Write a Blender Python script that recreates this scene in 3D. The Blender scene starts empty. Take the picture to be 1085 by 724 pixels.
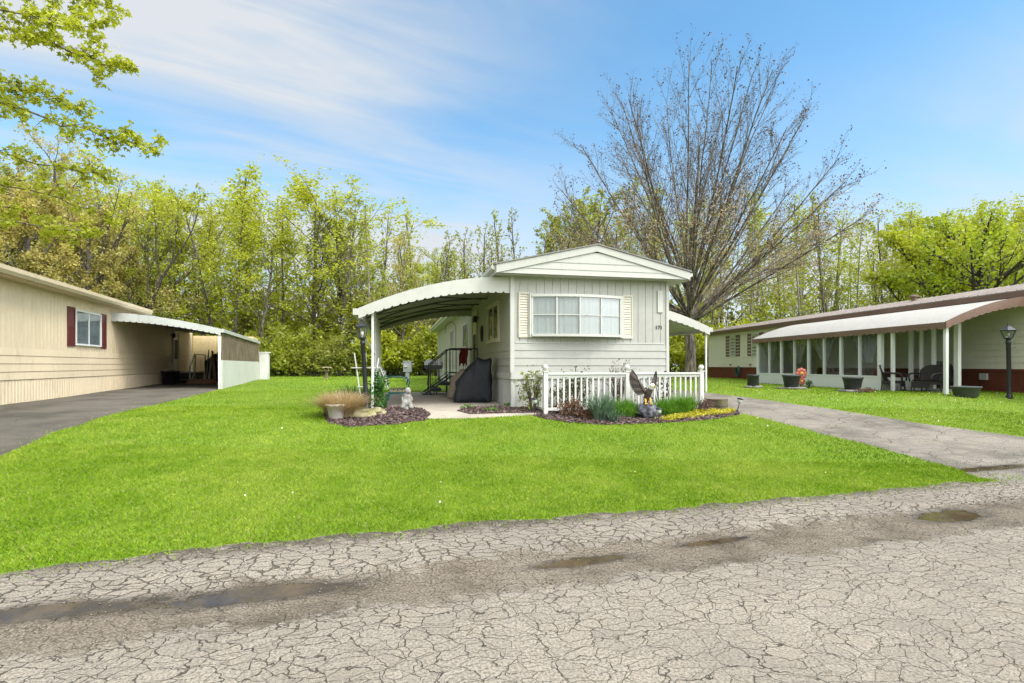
import bpy, bmesh, math, random
import numpy as np
from mathutils import Vector, Matrix, Euler, noise
from mathutils.geometry import delaunay_2d_cdt

random.seed(7)
SC = bpy.context.scene
COL = SC.collection
R = math.radians
PI = math.pi
F, CX, HY, CAMZ = 570.0, 542.5, 387.0, 1.5      # focal length, centre column, horizon row, eye height

# ------------------------------------------------------------------ terrain
RO = (0.0, 5.15); RE = (0.955, 0.297); RN = (-0.297, 0.955)

def sst(a, b, x):
    t = min(1.0, max(0.0, (x - a) / (b - a)))
    return t * t * (3 - 2 * t)

def road_b(x, y):
    return (x - RO[0]) * RN[0] + (y - RO[1]) * RN[1]

def H(x, y):
    b = road_b(x, y)
    h = 0.52 * sst(-0.2, 8.0, b) + 0.006 * max(0.0, b - 8) + 0.30 * sst(4, 11, x) * sst(1.0, 5.5, b)
    h += 0.012 * math.sin(x * 0.9 + 1.0) * math.sin(y * 0.7) * sst(0.5, 3, b)
    return min(0.68, h) - 0.05 * sst(-0.65, -1.1, b) * sst(-1.7, -1.1, b)

def ground(px, py):
    lo = None
    y = 1.2
    prev = None
    while y < 140:
        x = (px - CX) / F * y
        z = CAMZ - (py - HY) / F * y
        d = z - H(x, y)
        if d <= 0:
            y0, y1 = prev if prev else 1.0, y
            for _ in range(30):
                m = 0.5 * (y0 + y1)
                if CAMZ - (py - HY) / F * m - H((px - CX) / F * m, m) > 0: y0 = m
                else: y1 = m
            y = 0.5 * (y0 + y1)
            x = (px - CX) / F * y
            return Vector((x, y, H(x, y)))
        prev = y
        y *= 1.02
    return Vector(((px - CX) / F * 140, 140, 0.68))

def at(px, y, z=None):
    x = (px - CX) / F * y
    return Vector((x, y, H(x, y) if z is None else z))

def pix(px, py, y):
    return Vector(((px - CX) / F * y, y, CAMZ - (py - HY) / F * y))

# ------------------------------------------------------------------ mesh builder
class MB:
    def __init__(s): s.v = []; s.f = []; s.m = None
    def add(s, vs, fs):
        o = len(s.v)
        if s.m is not None: vs = [s.m @ Vector(p) for p in vs]
        s.v.extend([tuple(p) for p in vs]); s.f.extend([tuple(i + o for i in f) for f in fs])
    def box(s, x0, x1, y0, y1, z0, z1):
        s.add([(x0,y0,z0),(x1,y0,z0),(x1,y1,z0),(x0,y1,z0),(x0,y0,z1),(x1,y0,z1),(x1,y1,z1),(x0,y1,z1)],
              [(3,2,1,0),(4,5,6,7),(0,1,5,4),(1,2,6,5),(2,3,7,6),(3,0,4,7)])
    def rbox(s, c, size, rot=(0,0,0)):
        M = Matrix.Translation(c) @ Euler(rot).to_matrix().to_4x4()
        a, b, d = [k / 2 for k in size]
        s.add([M @ Vector(p) for p in [(-a,-b,-d),(a,-b,-d),(a,b,-d),(-a,b,-d),(-a,-b,d),(a,-b,d),(a,b,d),(-a,b,d)]],
              [(3,2,1,0),(4,5,6,7),(0,1,5,4),(1,2,6,5),(2,3,7,6),(3,0,4,7)])
    def bar(s, p, q, w, h=None, up=(0,0,1)):
        h = h or w; p = Vector(p); q = Vector(q); d = (q - p).normalized(); u = Vector(up)
        if abs(d.dot(u)) > 0.98: u = Vector((0,1,0))
        x = d.cross(u).normalized(); z = x.cross(d).normalized()
        vs = []
        for c in (p, q):
            for sx, sz in ((-1,-1),(1,-1),(1,1),(-1,1)): vs.append(c + x * sx * w / 2 + z * sz * h / 2)
        s.add(vs, [(3,2,1,0),(4,5,6,7),(0,1,5,4),(1,2,6,5),(2,3,7,6),(3,0,4,7)])
    def tube(s, pts, rads, n=8, cap=True):
        pts = [Vector(p) for p in pts]
        if isinstance(rads, (int, float)): rads = [rads] * len(pts)
        d0 = (pts[1] - pts[0]).normalized()
        a = Vector((0,0,1)) if abs(d0.z) < 0.9 else Vector((1,0,0))
        x = d0.cross(a).normalized(); vs = []; fs = []
        for i, p in enumerate(pts):
            d = (pts[min(i+1, len(pts)-1)] - pts[max(i-1, 0)])
            d = d.normalized() if d.length > 1e-9 else d0
            x = (x - d * x.dot(d)); x = x.normalized() if x.length > 1e-6 else d.orthogonal().normalized()
            y = d.cross(x)
            for k in range(n):
                t = 2 * PI * k / n
                vs.append(p + (x * math.cos(t) + y * math.sin(t)) * rads[i])
        for i in range(len(pts) - 1):
            for k in range(n):
                k2 = (k + 1) % n
                fs.append((i*n+k, i*n+k2, (i+1)*n+k2, (i+1)*n+k))
        if cap:
            fs.append(tuple(reversed(range(n)))); fs.append(tuple((len(pts)-1)*n + k for k in range(n)))
        s.add(vs, fs)
    def lathe(s, prof, c=(0,0,0), n=16, sx=1, sy=1, rot=0):
        vs = []; fs = []
        for r, z in prof:
            for k in range(n):
                t = 2 * PI * k / n + rot
                vs.append((c[0] + r * math.cos(t) * sx, c[1] + r * math.sin(t) * sy, c[2] + z))
        m = len(prof)
        for i in range(m - 1):
            for k in range(n):
                k2 = (k + 1) % n
                fs.append((i*n+k, i*n+k2, (i+1)*n+k2, (i+1)*n+k))
        fs.append(tuple(reversed(range(n)))); fs.append(tuple((m-1)*n + k for k in range(n)))
        s.add(vs, fs)
    def slab(s, poly, off):
        n = len(poly); off = Vector(off); poly = [Vector(p) for p in poly]
        s.add(poly + [p + off for p in poly],
              [tuple(range(n)), tuple(reversed(range(n, 2*n)))] + [(i, i+n, (i+1)%n+n, (i+1)%n) for i in range(n)])
    def blob(s, c, rad, amp=0.2, sub=3, seed=0, freq=2.0, flat=None):
        bm = bmesh.new(); bmesh.ops.create_icosphere(bm, subdivisions=sub, radius=1)
        vs = []
        for v in bm.verts:
            p = v.co.copy(); k = 1 + amp * noise.noise(p * freq + Vector((seed * 7.3, seed * 3.1, seed)))
            q = Vector((p.x * rad[0] * k, p.y * rad[1] * k, p.z * rad[2] * k))
            if flat is not None and q.z < flat: q.z = flat
            vs.append(Vector(c) + q)
        s.add(vs, [tuple(v.index for v in f.verts) for f in bm.faces]); bm.free()
    def build(s, name, mat, parent=None, smooth=False, bevel=0):
        me = bpy.data.meshes.new(name); me.from_pydata(s.v, [], s.f); me.validate(); me.update()
        bm = bmesh.new(); bm.from_mesh(me); bmesh.ops.recalc_face_normals(bm, faces=bm.faces); bm.to_mesh(me); bm.free()
        o = bpy.data.objects.new(name, me); COL.objects.link(o)
        if mat: me.materials.append(mat)
        if parent: o.parent = parent
        if smooth: me.polygons.foreach_set('use_smooth', [True] * len(me.polygons))
        if bevel:
            b = o.modifiers.new('bevel', 'BEVEL'); b.width = bevel; b.segments = 2; b.limit_method = 'ANGLE'
        return o

def np_mesh(name, verts, faces, mat, parent=None, smooth=False):
    """verts (N,3); faces (M,k) of one size k"""
    me = bpy.data.meshes.new(name)
    verts = np.asarray(verts, dtype=np.float32); faces = np.asarray(faces, dtype=np.int32)
    M, k = faces.shape
    me.vertices.add(len(verts)); me.vertices.foreach_set('co', verts.ravel())
    me.loops.add(M * k); me.loops.foreach_set('vertex_index', faces.ravel())
    me.polygons.add(M); me.polygons.foreach_set('loop_start', np.arange(0, M * k, k, dtype=np.int32))
    me.polygons.foreach_set('loop_total', np.full(M, k, dtype=np.int32))
    if smooth: me.polygons.foreach_set('use_smooth', np.ones(M, dtype=bool))
    me.update(calc_edges=True)
    if mat: me.materials.append(mat)
    o = bpy.data.objects.new(name, me); COL.objects.link(o)
    if parent: o.parent = parent
    return o

def tag(o, label=None, cat=None, group=None, kind=None):
    if label: o['label'] = label
    if cat: o['category'] = cat
    if group: o['group'] = group
    if kind: o['kind'] = kind
    return o

def thing(name, label, cat, loc=(0,0,0), rz=0, group=None):
    o = bpy.data.objects.new(name, None); COL.objects.link(o)
    o.location = loc; o.rotation_euler = (0, 0, rz); o.empty_display_size = 0.2
    return tag(o, label, cat, group)

def copy_tree(o, parent=None):
    c = o.copy(); COL.objects.link(c)
    if parent: c.parent = parent
    for ch in list(o.children): copy_tree(ch, c)
    return c

# ------------------------------------------------------------------ materials
class NT:
    def __init__(s, name):
        s.mat = bpy.data.materials.new(name); s.mat.use_nodes = True
        s.t = s.mat.node_tree; s.n = s.t.nodes; s.l = s.t.links
        s.bsdf = s.n['Principled BSDF']; s.out = s.n['Material Output']
    def node(s, typ, **kw):
        n = s.n.new(typ)
        for k, v in kw.items():
            if k.startswith('i_'):
                key = k[2:]
                n.inputs[int(key) if key.isdigit() else key].default_value = v
            else: setattr(n, k, v)
        return n
    def link(s, a, b): s.l.new(a, b)
    def val(s, x, sock):
        if hasattr(x, 'is_output'): s.link(x, sock)
        else: sock.default_value = x
    def math(s, op, a, b=0.0, c=0.0, clamp=False):
        n = s.n.new('ShaderNodeMath'); n.operation = op; n.use_clamp = clamp
        s.val(a, n.inputs[0]); s.val(b, n.inputs[1])
        if op in ('MULTIPLY_ADD',): s.val(c, n.inputs[2])
        return n.outputs[0]
    def smooth(s, x, a, b, lo=0.0, hi=1.0):
        n = s.n.new('ShaderNodeMapRange'); n.interpolation_type = 'SMOOTHSTEP'
        s.val(x, n.inputs[0]); s.val(a, n.inputs[1]); s.val(b, n.inputs[2]); n.inputs[3].default_value = lo; n.inputs[4].default_value = hi
        return n.outputs[0]
    def mix(s, f, a, b, blend='MIX'):
        n = s.n.new('ShaderNodeMix'); n.data_type = 'RGBA'; n.blend_type = blend
        s.val(f, n.inputs[0])
        for x, k in ((a, 6), (b, 7)):
            if hasattr(x, 'is_output'): s.link(x, n.inputs[k])
            else: n.inputs[k].default_value = (*x[:3], 1)
        return n.outputs[2]
    def noise(s, vec=None, scale=5.0, detail=4.0, rough=0.55, dist=0.0, out=0):
        n = s.n.new('ShaderNodeTexNoise'); n.inputs['Scale'].default_value = scale; n.inputs['Detail'].default_value = detail
        n.inputs['Roughness'].default_value = rough; n.inputs['Distortion'].default_value = dist
        if vec is not None: s.link(vec, n.inputs['Vector'])
        return n.outputs[out]
    def coord(s, kind='Object'):
        return s.n.new('ShaderNodeTexCoord').outputs[kind]
    def mapping(s, vec, scale=(1,1,1), rot=(0,0,0), loc=(0,0,0)):
        n = s.n.new('ShaderNodeMapping'); s.link(vec, n.inputs[0])
        n.inputs['Scale'].default_value = scale; n.inputs['Rotation'].default_value = rot; n.inputs['Location'].default_value = loc
        return n.outputs[0]
    def bump(s, h, strength=0.4, dist=0.02):
        n = s.n.new('ShaderNodeBump'); n.inputs['Strength'].default_value = strength; n.inputs['Distance'].default_value = dist
        s.link(h, n.inputs['Height']); s.link(n.outputs[0], s.bsdf.inputs['Normal']); return n

def plain(name, col, rough=0.6, var=0.12, scale=3.0, bump=0.0, bscale=60, metal=0.0, stain=None, stain_amt=0.3, spec=0.4):
    t = NT(name); c = t.coord('Object')
    n1 = t.noise(c, scale, 5); n2 = t.noise(c, scale * 9, 3)
    f = t.math('MULTIPLY_ADD', n2, 0.4, t.math('MULTIPLY', n1, 0.6))
    lo = [k * (1 - var * 1.6) for k in col]; hi = [min(1, k * (1 + var * 1.2)) for k in col]
    colr = t.mix(t.smooth(f, 0.3, 0.7), lo, hi)
    if stain:
        st = t.noise(t.mapping(c, (2.2, 2.2, 0.55)), 2.0, 6, 0.65)
        colr = t.mix(t.smooth(st, 0.5, 0.78, 0, stain_amt), colr, stain)
    t.link(colr, t.bsdf.inputs['Base Color'])
    t.link(t.smooth(n1, 0.2, 0.8, max(0.02, rough - 0.08), min(1, rough + 0.08)), t.bsdf.inputs['Roughness'])
    t.bsdf.inputs['Metallic'].default_value = metal
    t.bsdf.inputs['Specular IOR Level'].default_value = spec
    if bump: t.bump(t.noise(c, bscale, 4), bump, 0.01)
    return t.mat

def leafmat(name, cols, trans=0.35, rough=0.5, patch=0.25):
    """cols: dark, mid, light; varies per leaf, per clump and per plant"""
    t = NT(name)
    g = t.n.new('ShaderNodeNewGeometry'); oi = t.n.new('ShaderNodeObjectInfo')
    rp = g.outputs['Random Per Island']
    big = t.noise(t.coord('Object'), 0.9, 3)
    f = t.math('ADD', t.math('MULTIPLY', rp, 0.6), t.math('MULTIPLY', t.math('SUBTRACT', big, 0.5), 1.3))
    f = t.math('ADD', f, t.math('MULTIPLY', t.math('SUBTRACT', oi.outputs['Random'], 0.5), patch))
    f = t.math('ADD', f, 0.18)
    r = t.n.new('ShaderNodeValToRGB'); e = r.color_ramp.elements
    e[0].position = 0.0; e[0].color = (*cols[0], 1); e[1].position = 1.0; e[1].color = (*cols[2], 1)
    m = e.new(0.5); m.color = (*cols[1], 1)
    t.link(f, r.inputs[0]); c = r.outputs[0]
    d = t.n.new('ShaderNodeBsdfDiffuse'); tr = t.n.new('ShaderNodeBsdfTranslucent')
    gl = t.n.new('ShaderNodeBsdfGlossy'); gl.inputs['Roughness'].default_value = rough
    t.link(c, d.inputs[0])
    warm = t.mix(0.35, c, (c_ := (cols[2][0]*1.1, cols[2][1]*1.1, cols[2][2]*0.5)))
    t.link(warm, tr.inputs[0])
    m1 = t.n.new('ShaderNodeMixShader'); m1.inputs[0].default_value = trans
    t.link(d.outputs[0], m1.inputs[1]); t.link(tr.outputs[0], m1.inputs[2])
    m2 = t.n.new('ShaderNodeMixShader'); m2.inputs[0].default_value = 0.03
    t.link(m1.outputs[0], m2.inputs[1]); t.link(gl.outputs[0], m2.inputs[2])
    t.link(m2.outputs[0], t.out.inputs[0])
    return t.mat

def glass(name, tint=(0.9,0.95,0.95), ior=1.5, rough=0.015):
    t = NT(name)
    tr = t.n.new('ShaderNodeBsdfTransparent'); tr.inputs[0].default_value = (*tint, 1)
    gl = t.n.new('ShaderNodeBsdfGlossy'); gl.inputs['Roughness'].default_value = rough
    f0 = ((ior - 1) / (ior + 1)) ** 2 * 1.6          # two faces of the sheet; Schlick, the same from either side
    ge = t.n.new('ShaderNodeNewGeometry'); dt = t.n.new('ShaderNodeVectorMath'); dt.operation = 'DOT_PRODUCT'
    t.link(ge.outputs['Incoming'], dt.inputs[0]); t.link(ge.outputs['Normal'], dt.inputs[1])
    sch = t.math('POWER', t.math('SUBTRACT', 1.0, t.math('ABSOLUTE', dt.outputs['Value'])), 5.0)
    frs = t.math('ADD', t.math('MULTIPLY', sch, 1 - f0), f0)
    b = t.n.new('ShaderNodeBump'); b.inputs['Strength'].default_value = 0.05; b.inputs['Distance'].default_value = 0.02
    t.link(t.noise(t.coord('Object'), 2.5, 2), b.inputs['Height'])
    t.link(b.outputs[0], gl.inputs['Normal'])
    m = t.n.new('ShaderNodeMixShader'); t.link(frs, m.inputs[0])
    t.link(tr.outputs[0], m.inputs[1]); t.link(gl.outputs[0], m.inputs[2]); t.link(m.outputs[0], t.out.inputs[0])
    return t.mat

def asphalt(name, light, dark, cell=4.2, stretch=(1.0,1.25), crackw=0.035, crack_amt=1.0, band=False, puddles=(), grain=1.0, patchy=0.25):
    t = NT(name); P = t.n.new('ShaderNodeNewGeometry').outputs['Position']
    th = math.atan2(RE[1], RE[0])
    off = t.n.new('ShaderNodeVectorMath'); off.operation = 'SUBTRACT'; t.link(P, off.inputs[0]); off.inputs[1].default_value = (RO[0], RO[1], 0)
    q = t.mapping(off.outputs[0], rot=(0,0,-th))
    sx = t.n.new('ShaderNodeSeparateXYZ'); t.link(q, sx.inputs[0]); A, B = sx.outputs[0], sx.outputs[1]
    flat = t.n.new('ShaderNodeCombineXYZ'); t.link(A, flat.inputs[0]); t.link(B, flat.inputs[1]); q = flat.outputs[0]
    wn = t.n.new('ShaderNodeTexNoise'); wn.inputs['Scale'].default_value = 2.2; wn.inputs['Detail'].default_value = 4; t.link(q, wn.inputs['Vector'])
    wsub = t.n.new('ShaderNodeVectorMath'); wsub.operation = 'MULTIPLY_ADD'; t.link(wn.outputs['Color'], wsub.inputs[0]); wsub.inputs[1].default_value = (0.42,0.42,0); t.link(q, wsub.inputs[2])
    w2 = t.n.new('ShaderNodeTexNoise'); w2.inputs['Scale'].default_value = 17; w2.inputs['Detail'].default_value = 3; t.link(q, w2.inputs['Vector'])
    wsub2 = t.n.new('ShaderNodeVectorMath'); wsub2.operation = 'MULTIPLY_ADD'; t.link(w2.outputs['Color'], wsub2.inputs[0]); wsub2.inputs[1].default_value = (0.05,0.05,0); t.link(wsub.outputs[0], wsub2.inputs[2])
    qq = t.mapping(wsub2.outputs[0], (stretch[0], stretch[1], 1))
    vo = t.node('ShaderNodeTexVoronoi', feature='DISTANCE_TO_EDGE', voronoi_dimensions='2D'); vo.inputs['Scale'].default_value = cell; vo.inputs['Randomness'].default_value = 0.85
    t.link(qq, vo.inputs['Vector'])
    vc = t.node('ShaderNodeTexVoronoi', feature='F1', voronoi_dimensions='2D'); vc.inputs['Scale'].default_value = cell; vc.inputs['Randomness'].default_value = 0.85; t.link(qq, vc.inputs['Vector'])
    vo2 = t.node('ShaderNodeTexVoronoi', feature='DISTANCE_TO_EDGE', voronoi_dimensions='2D'); vo2.inputs['Scale'].default_value = cell * 0.42
    t.link(qq, vo2.inputs['Vector'])
    big = t.noise(q, 0.75, 5, 0.6); mid = t.noise(q, 4.0, 5, 0.6); fine = t.noise(q, 60, 3, 0.7); fine2 = t.noise(q, 170, 2, 0.7)
    # crack width changes from place to place
    width = t.math('MULTIPLY', t.smooth(mid, 0.25, 0.75, 0.35, 1.5), crackw)
    if band:
        edge = t.smooth(B, -0.95, -0.75)                      # the strip along the lawn, and the worn edges of the rut, are broken wider
        edge2 = t.math('MULTIPLY', t.smooth(B, -2.6, -1.5), t.math('SUBTRACT', 1.0, edge))
        width = t.math('MULTIPLY', width, t.math('ADD', 1.0, t.math('ADD', t.math('MULTIPLY', edge, 2.1), t.math('MULTIPLY', edge2, 0.9))))
    cr = t.math('SUBTRACT', 1.0, t.smooth(vo.outputs['Distance'], t.math('MULTIPLY', width, 0.35), width))
    present = t.smooth(t.noise(q, 1.3, 3), 0.28, 0.44)
    if band: present = t.math('MAXIMUM', present, t.smooth(B, -2.4, -1.5))
    cr = t.math('MULTIPLY', cr, present)
    c2 = t.math('SUBTRACT', 1.0, t.smooth(vo2.outputs['Distance'], 0.002, crackw * 0.55))
    cr = t.math('MULTIPLY', t.math('MAXIMUM', cr, c2), crack_amt)
    # aggregate
    sp = t.smooth(fine, 0.36, 0.62); sp2 = t.smooth(fine2, 0.4, 0.66)
    base = t.mix(sp, [k * 0.40 for k in light], [min(1, k * 1.25) for k in light])
    base = t.mix(t.math('MULTIPLY', sp2, 0.42), base, [min(1, k * 1.65) for k in light])
    cellr = t.n.new('ShaderNodeSeparateColor'); t.link(vc.outputs['Color'], cellr.inputs[0])
    base = t.mix(t.smooth(cellr.outputs[0], 0, 1, 0, 0.28), base, [k * 0.62 for k in light])
    base = t.mix(t.smooth(big, 0.4, 0.72, 0, patchy * 1.6), base, [k * 0.55 for k in light])
    base = t.mix(t.smooth(mid, 0.45, 0.8, 0, patchy), base, [light[0] * 1.2, light[1] * 1.12, light[2] * 1.0])
    col = t.mix(t.math('MULTIPLY', cr, 0.76), base, dark)
    rough = 0.88; h = t.math('SUBTRACT', t.math('MULTIPLY', fine, 0.35 * grain), t.math('MULTIPLY', cr, 0.9))
    rsock = None
    if band:
        bw = t.math('ADD', B, t.math('MULTIPLY', t.math('SUBTRACT', t.noise(q, 2.6, 5, 0.68), 0.5), 1.0))
        bm_ = t.math('MULTIPLY', t.smooth(bw, -1.56, -1.40), t.math('SUBTRACT', 1.0, t.smooth(bw, -0.86, -0.74)))
        bm_ = t.math('MULTIPLY', bm_, t.smooth(t.noise(q, 1.1, 5, 0.7), 0.30, 0.50, 0.55, 1.0))
        gv = t.mix(t.smooth(fine, 0.38, 0.64), (0.055,0.045,0.033), (0.235,0.195,0.145))
        gv = t.mix(t.math('MULTIPLY', sp2, 0.5), gv, (0.22,0.18,0.13))
        gv = t.mix(t.smooth(t.noise(q, 1.7, 4), 0.46, 0.68, 0, 0.6), gv, (0.052,0.039,0.026))
        col = t.mix(bm_, col, gv)
        # loose grit where the lawn strip breaks up
        gr = t.math('MULTIPLY', t.smooth(B, -0.34, 0.0), t.smooth(t.noise(q, 5, 5, 0.7), 0.36, 0.5))
        col = t.mix(t.math('MULTIPLY', gr, 0.9), col, t.mix(sp, (0.03,0.024,0.018), (0.12,0.10,0.075)))
        rsock = t.math('SUBTRACT', 0.92, t.math('MULTIPLY', bm_, 0.06))
        h = t.math('SUBTRACT', h, t.math('MULTIPLY', bm_, 0.25))
    if puddles:
        m = None
        for (a, b, ra, rb) in puddles:
            dx = t.math('DIVIDE', t.math('SUBTRACT', A, a), ra); dy = t.math('DIVIDE', t.math('SUBTRACT', B, b), rb)
            d = t.math('SQRT', t.math('ADD', t.math('MULTIPLY', dx, dx), t.math('MULTIPLY', dy, dy)))
            m = d if m is None else t.math('MINIMUM', m, d)
        nd = t.math('ADD', m, t.math('MULTIPLY', t.math('SUBTRACT', t.noise(t.mapping(q, (1.0, 1.7, 1)), 5.0, 6, 0.7), 0.5), 1.5))
        wet = t.math('SUBTRACT', 1.0, t.smooth(nd, 0.86, 1.0)); damp = t.math('SUBTRACT', 1.0, t.smooth(nd, 0.8, 1.75))
        col = t.mix(t.math('MULTIPLY', damp, 0.6), col, (0.04,0.033,0.025))
        col = t.mix(wet, col, t.mix(t.smooth(mid, 0.35, 0.65), (0.028,0.018,0.008), (0.075,0.05,0.022)))
        spec = t.smooth(wet, 0, 1, 0.12, 0.45); t.link(spec, t.bsdf.inputs['Specular IOR Level'])
        rr = t.math('SUBTRACT', rsock if rsock is not None else rough, t.math('MULTIPLY', damp, 0.18))
        rsock = t.math('MULTIPLY', rr, t.math('SUBTRACT', 1.0, t.math('MULTIPLY', wet, 0.95)))
        h = t.math('MULTIPLY', h, t.math('SUBTRACT', 1.0, t.math('MULTIPLY', wet, 0.97)))
    t.link(col, t.bsdf.inputs['Base Color'])
    if rsock is not None: t.link(rsock, t.bsdf.inputs['Roughness'])
    else: t.bsdf.inputs['Roughness'].default_value = rough
    t.bsdf.inputs['Specular IOR Level'].default_value = 0.15
    t.bump(h, 0.9, 0.022)
    return t.mat
# ------------------------------------------------------------------ camera, sky, sun
cam = bpy.data.cameras.new('camera'); camo = bpy.data.objects.new('camera', cam); COL.objects.link(camo)
camo.location = (0, 0, CAMZ); camo.rotation_euler = (R(90), 0, 0)
cam.sensor_width = 36; cam.lens = F / 1085 * 36; cam.shift_y = (HY - 362) / 1085; cam.clip_end = 2000; cam.clip_start = 0.05
SC.camera = camo

SUN_EL, SUN_AZ = R(51), R(121)     # azimuth measured clockwise from +Y: to the right, a little behind the camera
sd = Vector((math.sin(SUN_AZ) * math.cos(SUN_EL), math.cos(SUN_AZ) * math.cos(SUN_EL), math.sin(SUN_EL)))
sl = bpy.data.lights.new('sun', 'SUN'); sl.energy = 1.5; sl.angle = R(12); sl.color = (1.0, 0.94, 0.84)
slo = bpy.data.objects.new('sun', sl); COL.objects.link(slo); slo.rotation_euler = sd.to_track_quat('Z', 'Y').to_euler(); slo.location = (0, -5, 30)

w = bpy.data.worlds.new('World'); SC.world = w; w.use_nodes = True
wt = w.node_tree; wn = wt.nodes; wl = wt.links; bg = wn['Background']
sky = wn.new('ShaderNodeTexSky'); sky.sky_type = 'NISHITA'; sky.sun_disc = False
sky.sun_elevation = SUN_EL; sky.sun_rotation = SUN_AZ; sky.altitude = 200; sky.air_density = 1.0; sky.dust_density = 0.6; sky.ozone_density = 1.2
hs = wn.new('ShaderNodeHueSaturation'); hs.inputs['Saturation'].default_value = 1.29; hs.inputs['Hue'].default_value = 0.486; hs.inputs['Value'].default_value = 1.72
wl.new(sky.outputs[0], hs.inputs['Color'])
tc = wn.new('ShaderNodeTexCoord'); sp = wn.new('ShaderNodeSeparateXYZ'); wl.new(tc.outputs['Generated'], sp.inputs[0])
def wm(op, a, b=0.0, c=0.0):
    n = wn.new('ShaderNodeMath'); n.operation = op
    for k, x in enumerate((a, b, c)):
        if hasattr(x, 'is_output'): wl.new(x, n.inputs[k])
        else: n.inputs[k].default_value = x
    return n.outputs[0]
def wss(x, a, b, lo=0.0, hi=1.0):
    n = wn.new('ShaderNodeMapRange'); n.interpolation_type = 'SMOOTHSTEP'; wl.new(x, n.inputs[0])
    for k, v in zip((1, 2, 3, 4), (a, b, lo, hi)): n.inputs[k].default_value = v
    return n.outputs[0]
zz = wm('MAXIMUM', sp.outputs[2], 0.02); den = wm('ADD', zz, 0.12)
cx_, cy_ = wm('DIVIDE', sp.outputs[0], den), wm('DIVIDE', sp.outputs[1], den)     # the cloud layer seen as a flat sheet overhead
cb = wn.new('ShaderNodeCombineXYZ'); wl.new(cx_, cb.inputs[0]); wl.new(cy_, cb.inputs[1])
def wnoise(scale, detail, rough, loc, sc=(1,1,1), rot=0.0, dist=0.0):
    m0 = wn.new('ShaderNodeMapping'); wl.new(cb.outputs[0], m0.inputs[0]); m0.inputs['Rotation'].default_value = (0, 0, -rot)
    mp = wn.new('ShaderNodeMapping'); wl.new(m0.outputs[0], mp.inputs[0]); mp.inputs['Location'].default_value = loc; mp.inputs['Scale'].default_value = sc
    n = wn.new('ShaderNodeTexNoise'); wl.new(mp.outputs[0], n.inputs['Vector']); n.inputs['Scale'].default_value = scale
    n.inputs['Detail'].default_value = detail; n.inputs['Roughness'].default_value = rough; n.inputs['Distortion'].default_value = dist
    return n.outputs[0]
CA = R(26)                                                                       # the high cloud is combed this way
c1 = wnoise(0.9, 5, 0.5, (3.3, 1.2, 0), (0.55, 1.3, 1), CA, 0.5)
c2 = wnoise(2.2, 6, 0.58, (1.0, 5.0, 0), (0.35, 1.6, 1), CA, 0.9)
left = wss(cx_, 0.45, -0.7); right = wss(cx_, 0.8, 2.2)                        # thin cloud lies west and east of a clear gap
dx_, dy_ = wm('SUBTRACT', cx_, -0.62), wm('SUBTRACT', cy_, 1.40)
acr = wm('ADD', wm('MULTIPLY', dx_, -math.sin(CA)), wm('MULTIPLY', dy_, math.cos(CA))); alo = wm('ADD', wm('MULTIPLY', dx_, math.cos(CA)), wm('MULTIPLY', dy_, math.sin(CA)))
acr = wm('ADD', acr, wm('MULTIPLY', wm('SUBTRACT', c1, 0.5), 0.9))
sweep = wm('MULTIPLY', wss(wm('ABSOLUTE', acr), 0.30, 0.02), wss(alo, 0.62, 0.05))       # one long feathered sweep of cirrus
cov = wm('ADD', wm('MULTIPLY', wss(c1, 0.34, 0.64), 0.62), wm('MULTIPLY', wss(c2, 0.38, 0.72), 0.30))
bias = wm('ADD', wm('MULTIPLY', left, 0.85), wm('ADD', wm('MULTIPLY', right, 0.95), 0.14))
cov = wm('ADD', wm('MULTIPLY', cov, bias), wm('MULTIPLY', sweep, wm('ADD', 0.34, wm('MULTIPLY', c2, 0.5))))
low = wss(sp.outputs[2], 0.52, 0.04)                                             # milky air low down
high = wm('MAXIMUM', wss(sp.outputs[2], 0.60, 0.85), wm('MULTIPLY', wss(sp.outputs[1], 0.05, -0.5), wss(sp.outputs[2], 0.05, 0.3)))      # unseen bright cloud added overhead and behind the camera for soft fill light
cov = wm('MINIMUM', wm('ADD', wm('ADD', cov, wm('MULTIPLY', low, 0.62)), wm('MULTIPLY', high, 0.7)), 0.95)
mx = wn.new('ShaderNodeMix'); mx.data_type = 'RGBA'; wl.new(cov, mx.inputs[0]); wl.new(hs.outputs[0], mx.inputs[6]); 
# thin cloud round the sun, outside the view, is brightened to add soft fill
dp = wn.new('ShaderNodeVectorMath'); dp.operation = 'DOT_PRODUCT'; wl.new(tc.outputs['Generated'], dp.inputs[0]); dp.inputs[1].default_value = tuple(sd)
fill_glow = wss(dp.outputs['Value'], 0.5, 1.0, 1.0, 8.0)
cc = wn.new('ShaderNodeVectorMath'); cc.operation = 'SCALE'; cc.inputs[0].default_value = (5.0, 5.2, 5.4); wl.new(wm('ADD', fill_glow, wm('MULTIPLY', high, 1.0)), cc.inputs['Scale']); wl.new(cc.outputs[0], mx.inputs[7])
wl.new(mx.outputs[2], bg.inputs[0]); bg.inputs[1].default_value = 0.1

SC.view_settings.view_transform = 'Standard'; SC.view_settings.look = 'None'; SC.view_settings.gamma = 1
SC.view_settings.exposure = 0.64; SC.view_settings.use_curve_mapping = False
SC.cycles.max_bounces = 7; SC.cycles.diffuse_bounces = 3; SC.cycles.glossy_bounces = 3; SC.cycles.transmission_bounces = 4
SC.cycles.transparent_max_bounces = 10; SC.cycles.caustics_reflective = False; SC.cycles.caustics_refractive = False
SC.cycles.use_denoising = True

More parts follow.
